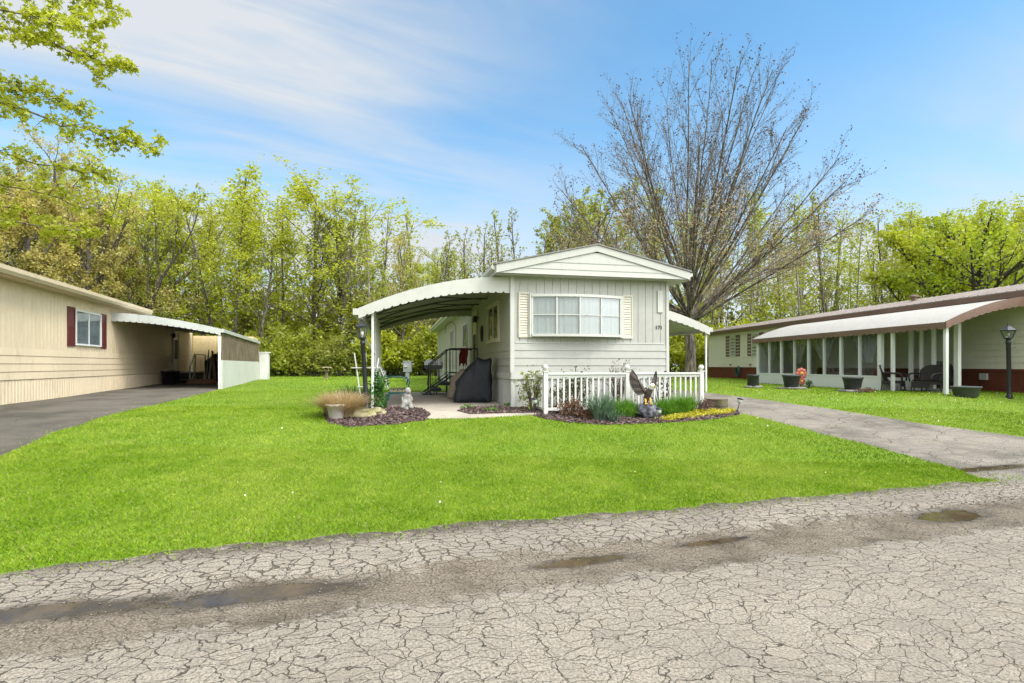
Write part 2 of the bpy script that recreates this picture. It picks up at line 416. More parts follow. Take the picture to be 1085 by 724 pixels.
# ------------------------------------------------------------------ where the houses stand (frames used by the ground outlines too)
MH = (Vector((-0.018, 12.6, 0.53)), R(12.32))        # main home: front left corner
LH = (Vector((-12.28, 12.9, 0.50)), R(18.78))        # tan home: point on its drive-side wall
RH = (Vector((14.94, 15.7, 0.68)), R(4.97))          # cream home: point on its porch-side wall
def loc2w(fr, x, y, z=0):
    c, s = math.cos(fr[1]), math.sin(fr[1])
    return Vector((fr[0].x + c * x - s * y, fr[0].y + s * x + c * y, fr[0].z + z))

# ------------------------------------------------------------------ ground, one constrained triangulation cut into road, drives, lawn and beds
def jag(pts, step, amp, seed, closed=True):
    out = []; n = len(pts)
    for i in range(n if closed else n - 1):
        a = Vector(pts[i][:2]); b = Vector(pts[(i + 1) % n][:2]); L = (b - a).length; k = max(1, min(400, int(L / step)))
        nr = Vector((-(b - a).y, (b - a).x)).normalized()
        for j in range(k):
            p = a.lerp(b, j / k)
            d = noise.noise(Vector((p.x * 1.7, p.y * 1.7, seed))) * amp + noise.noise(Vector((p.x * 7, p.y * 7, seed + 9))) * amp * 0.6
            out.append(p + nr * d)
    if not closed: out.append(Vector(pts[-1][:2]))
    return out

def G2(px, py): p = ground(px, py); return (p.x, p.y)
def L2(fr, x, y): p = loc2w(fr, x, y); return (p.x, p.y)

edge_px = [(0,607),(50,599),(101,593),(165,586),(228,579),(300,572),(380,566),(460,558),(537,551),(610,546),(687,541),(765,534),(839,528),(915,521),(991,513)]
road_edge = [(-90, 5.15 - 28), (-30, -5.0), (-9.0, 1.75)] + [G2(*p) for p in edge_px] + [(5.95, 6.9), (30, 14.4), (90, 33)]
def rb(p, b): return (p[0] - RN[0] * b, p[1] - RN[1] * b)
road_poly = jag(road_edge, 0.07, 0.14, 3, closed=False)
road_poly = road_poly + [Vector((90 + 2.0, 33 - 6.6)), Vector((-90 + 2.0, -23 - 6.6))]
lawn_side = [G2(*p) for p in [(1041,507),(1009,496),(960,482),(913,470),(870,460),(835,450),(799,441),(783,438),(745,428)]]
far_side = [G2(*p) for p in [(752,416.5),(806,423.5),(850,429.5),(895,436),(940,443),(984,450),(1035,456.5),(1085,463)]]
drive_r = jag(lawn_side + [L2(MH, 4.05, 0.6), L2(MH, 4.05, 9.5), L2(MH, 7.3, 9.5)] + far_side + [(12,10.5),(16,10.9),(17.5,9.6),(12.5,8.0),(6.5,6.4)], 0.2, 0.06, 11)
ldp = [G2(*p) for p in [(232,412),(200,421),(145,433.6),(93,448),(52,460.6),(11,480)]]
drive_l = jag([L2(LH, 3.5, 20.0), L2(LH, 3.5, 7.3)] + ldp[1:] + [(-5.2, 2.4), (-9.3, 1.2), L2(LH, 0.0, -5.5), L2(LH, 0.0, 20.0)], 0.25, 0.05, 17)
patio = jag([L2(MH, 0, 6.7), L2(MH, -3.45, 6.7), L2(MH, -3.45, -0.3), G2(452,444), G2(500,443.5), G2(577,439.5), G2(577,436.8), L2(MH, 0, -0.1)], 0.6, 0.008, 23)
bed_left = jag([G2(*p) for p in [(341,440),(346,434),(366,432),(400,431),(425,431.5),(448,433),(456,439.5),(450,446),(420,450),(370,453),(350,449)]], 0.12, 0.05, 29)
bed_small = jag([G2(*p) for p in [(484,435.5),(500,431.5),(530,430.5)]] + [L2(MH, 0.0, -0.06), L2(MH, 0.55, -0.06)] + [G2(*p) for p in [(576,437),(530,438.2),(497,438.8)]], 0.15, 0.03, 31)
bed_front = jag([G2(*p) for p in [(563,440.5),(578,444.5),(600,448),(640,450.5),(690,449.5),(740,446.5),(785,440),(782,436),(765,432.5),(742,430.5)]] + [L2(MH, 4.0, -0.06), L2(MH, 0.62, -0.06)] + [G2(577,436.6)], 0.15, 0.06, 37)
REGIONS = [('bed_front', bed_front), ('bed_left', bed_left), ('bed_small', bed_small), ('patio', patio), ('drive_r', drive_r), ('drive_l', drive_l), ('road', road_poly)]

def in_poly(poly, X, Y):
    px = np.array([p[0] for p in poly]); py = np.array([p[1] for p in poly]); qx = np.roll(px, -1); qy = np.roll(py, -1)
    r = np.zeros(len(X), dtype=bool)
    sel = np.where((X >= px.min()) & (X <= px.max()) & (Y >= py.min()) & (Y <= py.max()))[0]
    x, y = X[sel], Y[sel]; k = np.zeros(len(sel), dtype=bool)
    for a, b, c, d in zip(px, py, qx, qy):
        if b == d: continue
        cross = ((b > y) != (d > y)) & (x < (c - a) * (y - b) / (d - b) + a)
        k ^= cross
    r[sel] = k
    return r

vs = []; es = []
for nm, poly in REGIONS:
    o = len(vs); vs += [Vector((p[0], p[1])) for p in poly]; n = len(poly); es += [(o + i, o + (i + 1) % n) for i in range(n)]
rng = random.Random(5)
def gridpts(x0, x1, y0, y1, st, hole=None):
    y = y0
    while y <= y1:
        x = x0
        while x <= x1:
            if not (hole and hole[0] < x < hole[1] and hole[2] < y < hole[3]):
                vs.append(Vector((x + rng.uniform(-.2, .2) * st, y + rng.uniform(-.2, .2) * st)))
            x += st
        y += st
gridpts(-12, 14, -1, 16, 0.4)
gridpts(-34, 34, -12, 48, 1.5, (-12, 14, -1, 16))
gridpts(-95, 95, -45, 110, 7, (-34, 34, -12, 48))
gridpts(-620, 620, -420, 800, 80, (-95, 95, -45, 110))
cv, ce, cf, *_ = delaunay_2d_cdt(vs, es, [], 0, 1e-4)
V2 = np.array([(v.x, v.y) for v in cv]); TR = np.array([f for f in cf if len(f) == 3])
cen = V2[TR].mean(axis=1); lab = np.full(len(TR), -1)
for k, (nm, poly) in enumerate(REGIONS):
    m = in_poly(poly, cen[:, 0], cen[:, 1]) & (lab < 0); lab[m] = k
VZ = np.array([H(x, y) for x, y in V2])

def lawn_mat():
    t = NT('lawn_soil_and_grass'); c = t.coord('Object')
    a = t.noise(c, 0.5, 4); b = t.noise(c, 5.0, 4, 0.6); d = t.noise(c, 45.0, 3, 0.7)
    col = t.mix(t.smooth(d, 0.3, 0.7), (0.085,0.15,0.012), (0.18,0.28,0.026))
    col = t.mix(t.smooth(a, 0.35, 0.7, 0, 0.5), col, (0.15,0.20,0.03))
    col = t.mix(t.smooth(b, 0.55, 0.8, 0, 0.4), col, (0.05,0.12,0.012))
    t.link(col, t.bsdf.inputs['Base Color']); t.bsdf.inputs['Roughness'].default_value = 0.9; t.bsdf.inputs['Specular IOR Level'].default_value = 0.15
    t.bump(t.math('ADD', d, t.math('MULTIPLY', b, 0.6)), 0.8, 0.03)
    return t.mat
def mulch_mat():
    t = NT('wood_mulch'); c = t.coord('Object')
    v = t.node('ShaderNodeTexVoronoi'); v.inputs['Scale'].default_value = 26; t.link(t.mapping(c, (1, 2.2, 1), (0, 0, 0.7)), v.inputs['Vector'])
    s = t.n.new('ShaderNodeSeparateColor'); t.link(v.outputs['Color'], s.inputs[0])
    col = t.mix(s.outputs[0], (0.022,0.014,0.011), (0.105,0.062,0.05)); col = t.mix(t.smooth(s.outputs[1], .8, 1), col, (0.2,0.14,0.12))
    t.link(col, t.bsdf.inputs['Base Color']); t.bsdf.inputs['Roughness'].default_value = 0.9
    t.bump(v.outputs['Distance'], 1.0, 0.03); return t.mat
M_mulch = mulch_mat()
M_road = asphalt('cracked_asphalt', (0.245,0.212,0.168), (0.033,0.027,0.02), cell=8.6, stretch=(0.85,1.3), crackw=0.020, band=True,
    puddles=[(-2.05,-0.98,0.6,0.11),(-3.35,-0.9,0.7,0.10),(0.25,-1.05,0.42,0.07),(1.55,-0.97,0.34,0.05),(4.35,-1.02,0.42,0.16),(7.4,0.45,0.75,0.09)])
M_drive = asphalt('worn_drive_asphalt', (0.215,0.19,0.155), (0.045,0.037,0.03), cell=1.9, stretch=(0.7,1.3), crackw=0.014, crack_amt=0.75, patchy=0.75, puddles=[(7.4,0.45,0.95,0.12)])
M_drive2 = asphalt('smooth_drive_asphalt', (0.125,0.110,0.088), (0.05,0.045,0.04), cell=0.6, crackw=0.008, crack_amt=0.35, patchy=0.7)
M_conc = plain('patio_concrete', (0.36,0.31,0.245), 0.85, 0.12, 1.6, 0.3, 90, stain=(0.17,0.14,0.10), stain_amt=0.5)
M_lawn = lawn_mat()
for k, nm, mt in ((-1,'lawn',M_lawn),(0,'mulch_ground',M_mulch),(1,'mulch_ground',M_mulch),(2,'mulch_ground',M_mulch),(3,'patio_slab',M_conc),(4,'driveway',M_drive),(5,'driveway',M_drive2),(6,'road',M_road)):
    tr = TR[lab == k]
    if not len(tr): continue
    u, inv = np.unique(tr, return_inverse=True)
    o = np_mesh(nm, np.column_stack([V2[u], VZ[u]]), inv.reshape(tr.shape), mt, None, True)
    tag(o, kind='structure')

# ------------------------------------------------------------------ grass blades, weeds, mulch chips, grit
NR = np.random.default_rng(11)
def Hn(X, Y):
    return np.array([H(x, y) for x, y in zip(X, Y)])
all_x = []; all_y = []; all_s = []
for (x0, x1, y0, y1, den, sz) in [(-8,9,3.2,8,4300,1.0),(-13,14,8,12.5,1500,1.5),(-16,20,12.5,20,260,2.3),(-22,26,20,42,60,3.6)]:
    n = int((x1 - x0) * (y1 - y0) * den); X = NR.uniform(x0, x1, n); Y = NR.uniform(y0, y1, n)
    k = (np.abs(X) < Y * 1.02 + 0.6); X, Y = X[k], Y[k]
    ok = np.ones(len(X), bool)
    for nm, poly in REGIONS: ok &= ~in_poly(poly, X, Y)
    X, Y = X[ok], Y[ok]
    all_x.append(X); all_y.append(Y); all_s.append(np.full(len(X), sz))
# a ragged fringe of longer grass leaning over the road and drive edges
for poly, y1 in ((road_poly, 9), (drive_r, 16), (drive_l, 16)):
    P = np.array([(p[0], p[1]) for p in poly]); P = P[(np.abs(P[:, 0]) < 12) & (P[:, 1] > 1.5) & (P[:, 1] < y1)]
    idx = NR.integers(0, len(P), len(P) * 34); X = P[idx, 0] + NR.normal(0, .13, len(idx)); Y = P[idx, 1] + NR.normal(0, .13, len(idx))
    k = NR.random(len(X)) < 0.6 + 0.4 * np.sin(X * 5) * np.sin(Y * 7 + 1); X, Y = X[k], Y[k]
    bad = np.zeros(len(X), bool)
    for nm in ('patio','bed_front','bed_left'): bad |= in_poly(dict(REGIONS)[nm], X, Y)
    inside = in_poly(road_poly, X, Y) | in_poly(drive_r, X, Y) | in_poly(drive_l, X, Y)
    bad |= inside & (NR.random(len(X)) < 0.5)
    X, Y = X[~bad], Y[~bad]
    all_x.append(X); all_y.append(Y); all_s.append(np.full(len(X), 1.0))
X = np.concatenate(all_x); Y = np.concatenate(all_y); S = np.concatenate(all_s); N = len(X); Z = Hn(X, Y)
ang = NR.uniform(0, 2 * PI, N); hgt = (0.018 + 0.017 * NR.random(N)) * (0.75 + 0.25 * S); wid = 0.0031 * S * (0.7 + 0.6 * NR.random(N))
lean = NR.uniform(0.2, 1.3, N); la = NR.uniform(0, 2 * PI, N)
wx, wy = np.cos(ang) * wid, np.sin(ang) * wid; lx, ly = np.cos(la) * hgt * lean, np.sin(la) * hgt * lean
B1 = np.column_stack([X - wx, Y - wy, Z - .004]); B2 = np.column_stack([X + wx, Y + wy, Z - .004])
M1 = np.column_stack([X + lx * .4 + wx * .7, Y + ly * .4 + wy * .7, Z + hgt * .62]); T = np.column_stack([X + lx, Y + ly, Z + hgt])
verts = np.stack([B1, B2, M1, T], 1).reshape(-1, 3)
faces = (np.arange(N)[:, None] * 4 + np.array([0, 1, 2, 3])[None, :])
def grass_mat():
    t = NT('lawn_grass_blades'); g = t.n.new('ShaderNodeNewGeometry'); c = g.outputs['Position']; rp = g.outputs['Random Per Island']
    a = t.noise(c, 0.42, 5, 0.68); b = t.noise(c, 2.2, 5, 0.65)
    f = t.math('ADD', t.math('MULTIPLY', a, 0.95), t.math('ADD', t.math('MULTIPLY', b, 0.52), t.math('MULTIPLY', rp, 0.22)))
    r = t.n.new('ShaderNodeValToRGB'); e = r.color_ramp.elements
    e[0].position = 0.56; e[0].color = (0.098,0.185,0.010,1); e[1].position = 1.06; e[1].color = (0.34,0.42,0.055,1)
    m = e.new(0.8); m.color = (0.19,0.305,0.016,1)
    t.link(f, r.inputs[0])
    col = t.mix(t.smooth(rp, 0.965, 0.97), r.outputs[0], (0.36,0.31,0.13))
    d = t.n.new('ShaderNodeBsdfDiffuse'); tr = t.n.new('ShaderNodeBsdfTranslucent'); m1 = t.n.new('ShaderNodeMixShader'); m1.inputs[0].default_value = 0.3
    t.link(col, d.inputs[0]); t.link(col, tr.inputs[0]); t.link(d.outputs[0], m1.inputs[1]); t.link(tr.outputs[0], m1.inputs[2]); t.link(m1.outputs[0], t.out.inputs[0])
    return t.mat
go = np_mesh('grass', verts, faces, grass_mat()); tag(go, 'bright green mown grass blades covering the lawn', 'grass', kind='stuff')

def scatter_bits(name, poly_list, den, smin, smax, mat, label, cat, long=1.0, band=None, zoff=0.0):
    Xs = []; Ys = []
    for poly in poly_list:
        P = np.array([(p[0], p[1]) for p in poly]); x0, y0 = P.min(0); x1, y1 = P.max(0)
        n = int((x1 - x0) * (y1 - y0) * den); A = NR.uniform(x0, x1, n); B = NR.uniform(y0, y1, n); k = in_poly(poly, A, B); Xs.append(A[k]); Ys.append(B[k])
    A = np.concatenate(Xs); B = np.concatenate(Ys); n = len(A); Zg = Hn(A, B) + zoff
    s = smin + (smax - smin) * NR.random(n) ** 2.2
    base = np.array([(1,0,0),(-1,0,0),(0,1,0),(0,-1,0),(0,0,1),(0,0,-1)], float)
    th = NR.uniform(0, 2 * PI, n); ph = NR.normal(0, 0.35, n)
    sc = np.stack([s * long, s * (0.55 + .4 * NR.random(n)), s * (0.35 + .3 * NR.random(n))], 1)
    v = base[None] * sc[:, None, :]; v = v * (0.75 + .5 * NR.random((n, 6, 1)))
    cz, sz_ = np.cos(ph)[:, None], np.sin(ph)[:, None]
    x = v[..., 0] * cz - v[..., 2] * sz_; z = v[..., 0] * sz_ + v[..., 2] * cz; y = v[..., 1]
    c, s_ = np.cos(th)[:, None], np.sin(th)[:, None]
    out = np.stack([x * c - y * s_ + A[:, None], x * s_ + y * c + B[:, None], z + Zg[:, None] + s[:, None] * .22], -1).reshape(-1, 3)
    tri = np.array([(0,2,4),(2,1,4),(1,3,4),(3,0,4),(2,0,5),(1,2,5),(3,1,5),(0,3,5)])
    fc = (np.arange(n)[:, None, None] * 6 + tri[None]).reshape(-1, 3)
    o = np_mesh(name, out, fc, mat); tag(o, label, cat, kind='stuff'); return o
def bits_mat(name, cols):
    t = NT(name); g = t.n.new('ShaderNodeNewGeometry'); r = t.n.new('ShaderNodeValToRGB'); r.color_ramp.interpolation = 'LINEAR'
    e = r.color_ramp.elements; e[0].color = (*cols[0], 1); e[1].color = (*cols[-1], 1)
    for i, c in enumerate(cols[1:-1]): q = e.new((i + 1) / (len(cols) - 1)); q.color = (*c, 1)
    t.link(g.outputs['Random Per Island'], r.inputs[0]); t.link(r.outputs[0], t.bsdf.inputs['Base Color']); t.bsdf.inputs['Roughness'].default_value = 0.85
    return t.mat
M_chip = bits_mat('mulch_chips', [(0.02,0.013,0.010),(0.055,0.03,0.024),(0.10,0.058,0.05),(0.17,0.12,0.105)])
scatter_bits('mulch_chips', [bed_left, bed_front, bed_small], 620, 0.012, 0.045, M_chip, 'dark brown wood mulch chips in the planting beds', 'mulch', 1.7, zoff=0.006)
M_grit = bits_mat('grit_stones', [(0.05,0.045,0.038),(0.13,0.115,0.095),(0.17,0.15,0.12),(0.25,0.22,0.18)])
bp = lambda a, b: (RO[0] + RE[0]*a + RN[0]*b, RO[1] + RE[1]*a + RN[1]*b)
strip1 = [bp(-4.4,-1.5), bp(8.5,-1.45), bp(8.5,-0.75), bp(-4.4,-0.72)]; strip2 = [bp(-4.4,-0.22), bp(5.8,-0.25), bp(5.8,0.02), bp(-4.4,0.0)]
strip3 = [bp(4.5,-0.9), bp(9.5,-0.9), bp(9.5,1.6), bp(6.0,0.6)]
scatter_bits('grit', [strip1, strip2, strip3], 330, 0.0035, 0.013, M_grit, 'loose grit and small stones along the broken road edge', 'grit')
# ------------------------------------------------------------------ house kit
def vsiding(mb, a0, a1, z0, z1, pitch, f, gw=0.014, gd=0.010):
    """upright boards with narrow grooves; f(along, out, z) -> local point"""
    n = max(1, round((a1 - a0) / pitch)); w = (a1 - a0) / n; prof = []
    for i in range(n):
        s = a0 + i * w
        prof += [(s, -gd), (s + gw * .5, -gd), (s + gw * .7, 0), (s + w - gw * .7, 0), (s + w - gw * .5, -gd)]
    prof.append((a1, -gd))
    vs = [f(a, d, z0) for a, d in prof] + [f(a, d, z1) for a, d in prof]; m = len(prof)
    mb.add(vs, [(i, i + 1, m + i + 1, m + i) for i in range(m - 1)])
def lap(mb, a0, a1, z0, z1, n, f, out=0.018):
    h = (z1 - z0) / n; prof = []
    for i in range(n):
        z = z0 + i * h; prof += [(0.0, z), (out, z + 0.002), (out * .9, z + .012), (0.002, z + h - .001)]
    vs = [f(a0, d, z) for d, z in prof] + [f(a1, d, z) for d, z in prof]; m = len(prof)
    mb.add(vs, [(i, i + 1, m + i + 1, m + i) for i in range(m - 1)])
def corrug(mb, a0, a1, z0, z1, pitch, f, amp=0.012):
    n = max(1, round((a1 - a0) / pitch)); w = (a1 - a0) / n; prof = []
    for i in range(n):
        s = a0 + i * w; prof += [(s, 0), (s + w * .30, 0), (s + w * .38, -amp), (s + w * .62, -amp), (s + w * .70, 0)]
    prof.append((a1, 0)); m = len(prof)
    vs = [f(a, d, z0) for a, d in prof] + [f(a, d, z1) for a, d in prof]
    mb.add(vs, [(i, i + 1, m + i + 1, m + i) for i in range(m - 1)])
def fbox(mb, f, a0, a1, d0, d1, z0, z1):
    c = [f(a, d, z) for z in (z0, z1) for a, d in ((a0, d0), (a1, d0), (a1, d1), (a0, d1))]
    mb.add(c, [(3,2,1,0),(4,5,6,7),(0,1,5,4),(1,2,6,5),(2,3,7,6),(3,0,4,7)])
def make_window(parent, f, a0, a1, z0, z1, nx, nz, fm, pm, cm, fw=0.05, out=0.045, half=False, curtain=True):
    m = MB()
    fbox(m, f, a0, a0 + fw, 0.003, out, z0, z1); fbox(m, f, a1 - fw, a1, 0.003, out, z0, z1)
    fbox(m, f, a0 + fw, a1 - fw, 0.003, out, z1 - fw, z1); fbox(m, f, a0 + fw, a1 - fw, 0.003, out + .02, z0, z0 + fw)
    w = m.build('window', fm, parent)
    k = MB()
    for i in range(1, nx): a = a0 + (a1 - a0) * i / nx; fbox(k, f, a - .013, a + .013, 0.012, out - .006, z0 + fw, z1 - fw)
    for j in range(1, nz):
        z = z0 + (z1 - z0) * j / nz
        for i in range(nx):
            aa = a0 + (a1 - a0) * i / nx + (.014 if i else fw); bb = a0 + (a1 - a0) * (i + 1) / nx - (.014 if i < nx - 1 else fw)
            fbox(k, f, aa, bb, 0.012, out - .009, z - .013, z + .013)
    if nx > 1 or nz > 1: k.build('muntin', fm, w)
    p = MB(); p.add([f(a0 + fw, 0.022, z0 + fw), f(a1 - fw, 0.022, z0 + fw), f(a1 - fw, 0.022, z1 - fw), f(a0 + fw, 0.022, z1 - fw)], [(0,1,2,3)]); p.build('pane', pm, w)
    if curtain:
        c = MB(); n = 26; vs = []
        for i in range(n + 1):
            a = a0 + fw + (a1 - a0 - 2 * fw) * i / n; d = 0.008 + 0.004 * math.sin(i * 1.7) * math.sin(i * .6)
            vs += [f(a, d, z0 + fw), f(a, d, z1 - fw)]
        c.add(vs, [(2*i, 2*i+2, 2*i+3, 2*i+1) for i in range(n)]); c.build('curtain', cm, w)
    return w
def shutter(parent, f, a0, a1, z0, z1, mat, louvers=True):
    m = MB(); e = 0.03
    fbox(m, f, a0, a0 + e, 0.002, 0.035, z0, z1); fbox(m, f, a1 - e, a1, 0.002, 0.035, z0, z1)
    fbox(m, f, a0 + e, a1 - e, 0.002, 0.034, z0, z0 + e * 1.6); fbox(m, f, a0 + e, a1 - e, 0.002, 0.034, z1 - e * 1.6, z1)
    zm = (z0 + z1) / 2
    if louvers:
        n = int((z1 - z0 - e * 3.2) / 0.058); h = (z1 - z0 - e * 3.2) / n
        for i in range(n):
            z = z0 + e * 1.6 + i * h
            m.add([f(a0+e, .030, z), f(a1-e, .030, z), f(a1-e, .008, z+h), f(a0+e, .008, z+h), f(a0+e, .008, z), f(a1-e, .008, z)], [(0,1,2,3),(0,4,5,1)])
    else:
        fbox(m, f, a0 + e, a1 - e, 0.002, 0.033, zm - e, zm + e)
        fbox(m, f, a0 + e, a1 - e, 0.002, 0.016, z0 + e*1.6, zm - e); fbox(m, f, a0 + e, a1 - e, 0.002, 0.016, zm + e, z1 - e*1.6)
    return m.build('shutter', mat, parent)
def awning_canopy(parent, f, S, t0, t1, zf, mat, rib=0.30, ns=16, name='awning'):
    """f(s, t, z) -> local; s runs from the wall outwards, t along the wall; pans run outwards"""
    m = MB(); nt = max(2, round((t1 - t0) / rib)); prof = []
    for i in range(nt):
        t = t0 + (t1 - t0) * i / nt; w = (t1 - t0) / nt
        prof += [(t, 0.035), (t + .03, 0.035), (t + .05, 0), (t + w - .02, 0)]
    prof.append((t1, 0.035)); k = len(prof)
    for th in (0, -0.012):
        vs = [f(S * i / ns, t, zf(S * i / ns) + d + th) for i in range(ns + 1) for t, d in prof]
        m.add(vs, [(i*k+j, i*k+j+1, (i+1)*k+j+1, (i+1)*k+j) for i in range(ns) for j in range(k - 1)])
    return m.build(name, mat, parent)
def valance_end(parent, f, S, t, zf, hf, mat, n=18, th=0.03, top=0.05, wave=None, s0=0.0):
    """stepped metal fascia along the curved end of an awning"""
    m = MB(); poly_t = []; poly_b = []
    for i in range(n):
        a = s0 + (S - s0) * i / n; b = s0 + (S - s0) * (i + 1) / n; k = 5
        for j in range(k):
            s = a + (b - a) * j / k
            poly_t.append((s, zf(s) + top))
            d = hf(s)
            if wave: d += wave * abs(math.sin(PI * j / k))
            elif j == 0: d -= 0.035
            poly_b.append((s, zf(s) - d))
    poly_t.append((S, zf(S) + top)); poly_b.append((S, zf(S) - hf(S)))
    q = len(poly_t)
    vs = [f(s, t, z) for s, z in poly_t] + [f(s, t, z) for s, z in poly_b] + [f(s, t + th, z) for s, z in poly_t] + [f(s, t + th, z) for s, z in poly_b]
    fs = []
    for i in range(q - 1):
        fs += [(i, i+1, q+i+1, q+i), (2*q+i, 3*q+i, 3*q+i+1, 2*q+i+1), (i, 2*q+i, 2*q+i+1, i+1), (q+i, q+i+1, 3*q+i+1, 3*q+i)]
    fs += [(0, q, 3*q, 2*q), (q-1, 3*q-1, 4*q-1, 2*q-1)]
    m.add(vs, fs); return m.build('valance', mat, parent)
def post(parent, p, q, w, mat, name='post'):
    m = MB(); m.bar(p, q, w, w); m.bar((p[0], p[1], p[2]), (p[0], p[1], p[2] + .02), w * 2.2, w * 2.2, up=(0,1,0)); return m.build(name, mat, parent)

# ------------------------------------------------------------------ house materials
M_side = plain('pale_grey_green_siding', (0.37,0.362,0.318), 0.5, 0.05, 0.8, stain=(0.25,0.245,0.205), stain_amt=0.4)
M_trim = plain('white_trim', (0.46,0.455,0.41), 0.5, 0.04, 1.0, stain=(0.45,0.43,0.37), stain_amt=0.25)
M_white = plain('white_paint', (0.66,0.66,0.62), 0.45, 0.03, 1.2, stain=(0.5,0.48,0.42), stain_amt=0.25)
M_gable = plain('white_gable_metal', (0.42,0.41,0.365), 0.45, 0.04, 0.7, stain=(0.27,0.255,0.21), stain_amt=0.35)
M_skirt = plain('white_skirting', (0.47,0.465,0.425), 0.5, 0.05, 0.9, stain=(0.25,0.22,0.16), stain_amt=0.5)
M_cream = plain('cream_shutter_plastic', (0.50,0.462,0.365), 0.45, 0.04, 1.0)
M_roofgrey = plain('grey_roof_coating', (0.20,0.19,0.175), 0.8, 0.15, 1.5, 0.3, 60)
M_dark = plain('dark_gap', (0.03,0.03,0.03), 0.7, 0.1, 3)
M_glass = glass('window_glass', ior=2.1)
M_glassd = glass('clear_porch_glass', tint=(0.80,0.84,0.84), ior=1.6)
M_curt = plain('white_curtain', (0.40,0.39,0.36), 0.9, 0.05, 2.0)
M_curtg = plain('grey_curtain', (0.23,0.25,0.25), 0.9, 0.25, 1.2)
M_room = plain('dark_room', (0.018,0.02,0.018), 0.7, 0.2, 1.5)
M_canopyw = plain('white_awning_metal', (0.45,0.44,0.39), 0.42, 0.05, 0.6, stain=(0.38,0.37,0.31), stain_amt=0.35)
M_canopyu = plain('aged_awning_metal', (0.40,0.41,0.34), 0.5, 0.08, 1.0, stain=(0.2,0.21,0.17), stain_amt=0.5)
M_black = plain('black_metal', (0.018,0.018,0.02), 0.4, 0.2, 4)
M_tan = plain('tan_siding', (0.66,0.54,0.365), 0.5, 0.05, 0.7, stain=(0.38,0.29,0.17), stain_amt=0.4)
M_tanlight = plain('tan_gutter', (0.58,0.475,0.315), 0.45, 0.05, 0.9, stain=(0.30,0.24,0.16), stain_amt=0.35)
M_maroon = plain('maroon_shutter_paint', (0.115,0.026,0.024), 0.45, 0.12, 1.5)
M_creamside = plain('cream_lap_siding', (0.75,0.71,0.585), 0.5, 0.04, 0.8, stain=(0.43,0.41,0.32), stain_amt=0.25)
M_redskirt = plain('red_brown_skirting', (0.15,0.040,0.022), 0.6, 0.15, 1.4, stain=(0.07,0.025,0.016), stain_amt=0.5)
M_brownmetal = plain('brown_metal', (0.17,0.105,0.075), 0.45, 0.10, 1.0)
M_roofbrown = plain('brown_grey_metal_roof', (0.30,0.255,0.225), 0.5, 0.08, 0.8, stain=(0.17,0.14,0.12), stain_amt=0.35)
M_woodgrey = plain('weathered_wood', (0.17,0.125,0.08), 0.8, 0.3, 2.0, 0.4, 40, stain=(0.06,0.045,0.03), stain_amt=0.5)
M_whitewall = plain('white_sheet_wall', (0.58,0.58,0.52), 0.55, 0.05, 0.8, stain=(0.27,0.28,0.19), stain_amt=0.45)

# ================================================================== MAIN HOME
mh = thing('mobile_home', 'pale grey-green single-wide home numbered 171 with gabled white front and long left awning', 'house', MH[0], MH[1])
W, L = 4.0, 22.3
FF = lambda a, d, z: (a, -d, z)                       # front face
FL = lambda a, d, z: (-d, a, z)                       # left face
FR = lambda a, d, z: (W + d, a, z)                    # right face
FB = lambda a, d, z: (a, L + d, z)
for f, n in ((FF, W), (FL, L), (FR, L), (FB, W)):
    m = MB(); lap(m, 0, n, 0.78, 1.50, 4, f); vsiding(m, 0, n, 1.50, 3.08, 0.205 if n == W else 0.21, f); m.build('wall', M_side, mh)
    m = MB(); corrug(m, 0, n, -0.12, 0.65, 0.17, f); m.build('skirting', M_skirt, mh)
    m = MB(); fbox(m, f, -0.03, n + .03, 0.0, 0.03, 0.64, 0.785); m.build('belt_trim', M_trim, mh)
m = MB(); m.box(0.02, W - .02, 0.02, L - .02, -0.1, 3.1); m.build('inner_shell', M_dark, mh)
for x in (0, W):
    m = MB(); s = -1 if x == 0 else 1
    m.box(x - .024 if s < 0 else x - .045, x + .07 if s < 0 else x + .024, -.024, -.001, .79, 3.06); m.box(x - .024 if s < 0 else x + .001, x - .001 if s < 0 else x + .024, 0.0, .10, .79, 3.06)
    m.build('corner_trim', M_trim, mh)
m = MB(); fbox(m, FF, 0.10, W - .10, 0.0, 0.016, 1.49, 1.515); m.build('drip_trim', M_trim, mh)
# gable end, soffit and roof
OV, FO = 0.42, 0.32; ZB, ZE, ZA = 3.07, 3.25, 3.80; XM = W / 2
def rz_(x): return ZA - (ZA - ZE) * abs(x - XM) / (XM + OV)
m = MB()
cuts = [ZB + .0, 3.20, 3.36, 3.62]
for i, z0 in enumerate(cuts[:-1]):
    z1 = cuts[i + 1]
    def half(z): return max(0.05, (XM + OV) * (ZA - .13 - z) / (ZA - .13 - ZB) if z > ZB else XM + OV)
    a0, a1 = half(z0), half(z1)
    m.slab([(XM - a0, -FO - .012 + .0, z0), (XM + a0, -FO - .012, z0), (XM + a1, -FO, z1), (XM - a1, -FO, z1)], (0, .05, 0))
m.build('gable', M_gable, mh)
m = MB()
for sgn in (-1, 1):
    xe = XM + sgn * (XM + OV)
    m.slab([(xe, -FO - .035, ZE - .0), (XM, -FO - .035, ZA), (XM, -FO - .035, ZA - .15), (xe, -FO - .035, ZB - .005)], (0, .03, 0))
m.build('rake_board', M_gable, mh)
m = MB(); m.box(-OV + .01, W + OV - .01, -FO + .04, L + .2, ZB - .02, ZB - .005); m.build('soffit', M_gable, mh)
m = MB()
for sgn in (-1, 1):
    xe = XM + sgn * (XM + OV + .03)
    m.slab([(xe, -FO - .06, ZE + .002), (XM, -FO - .06, ZA + .006), (XM, -FO - .06, ZA + .035), (xe, -FO - .06, ZE + .03)], (0, L + FO + .3, 0))
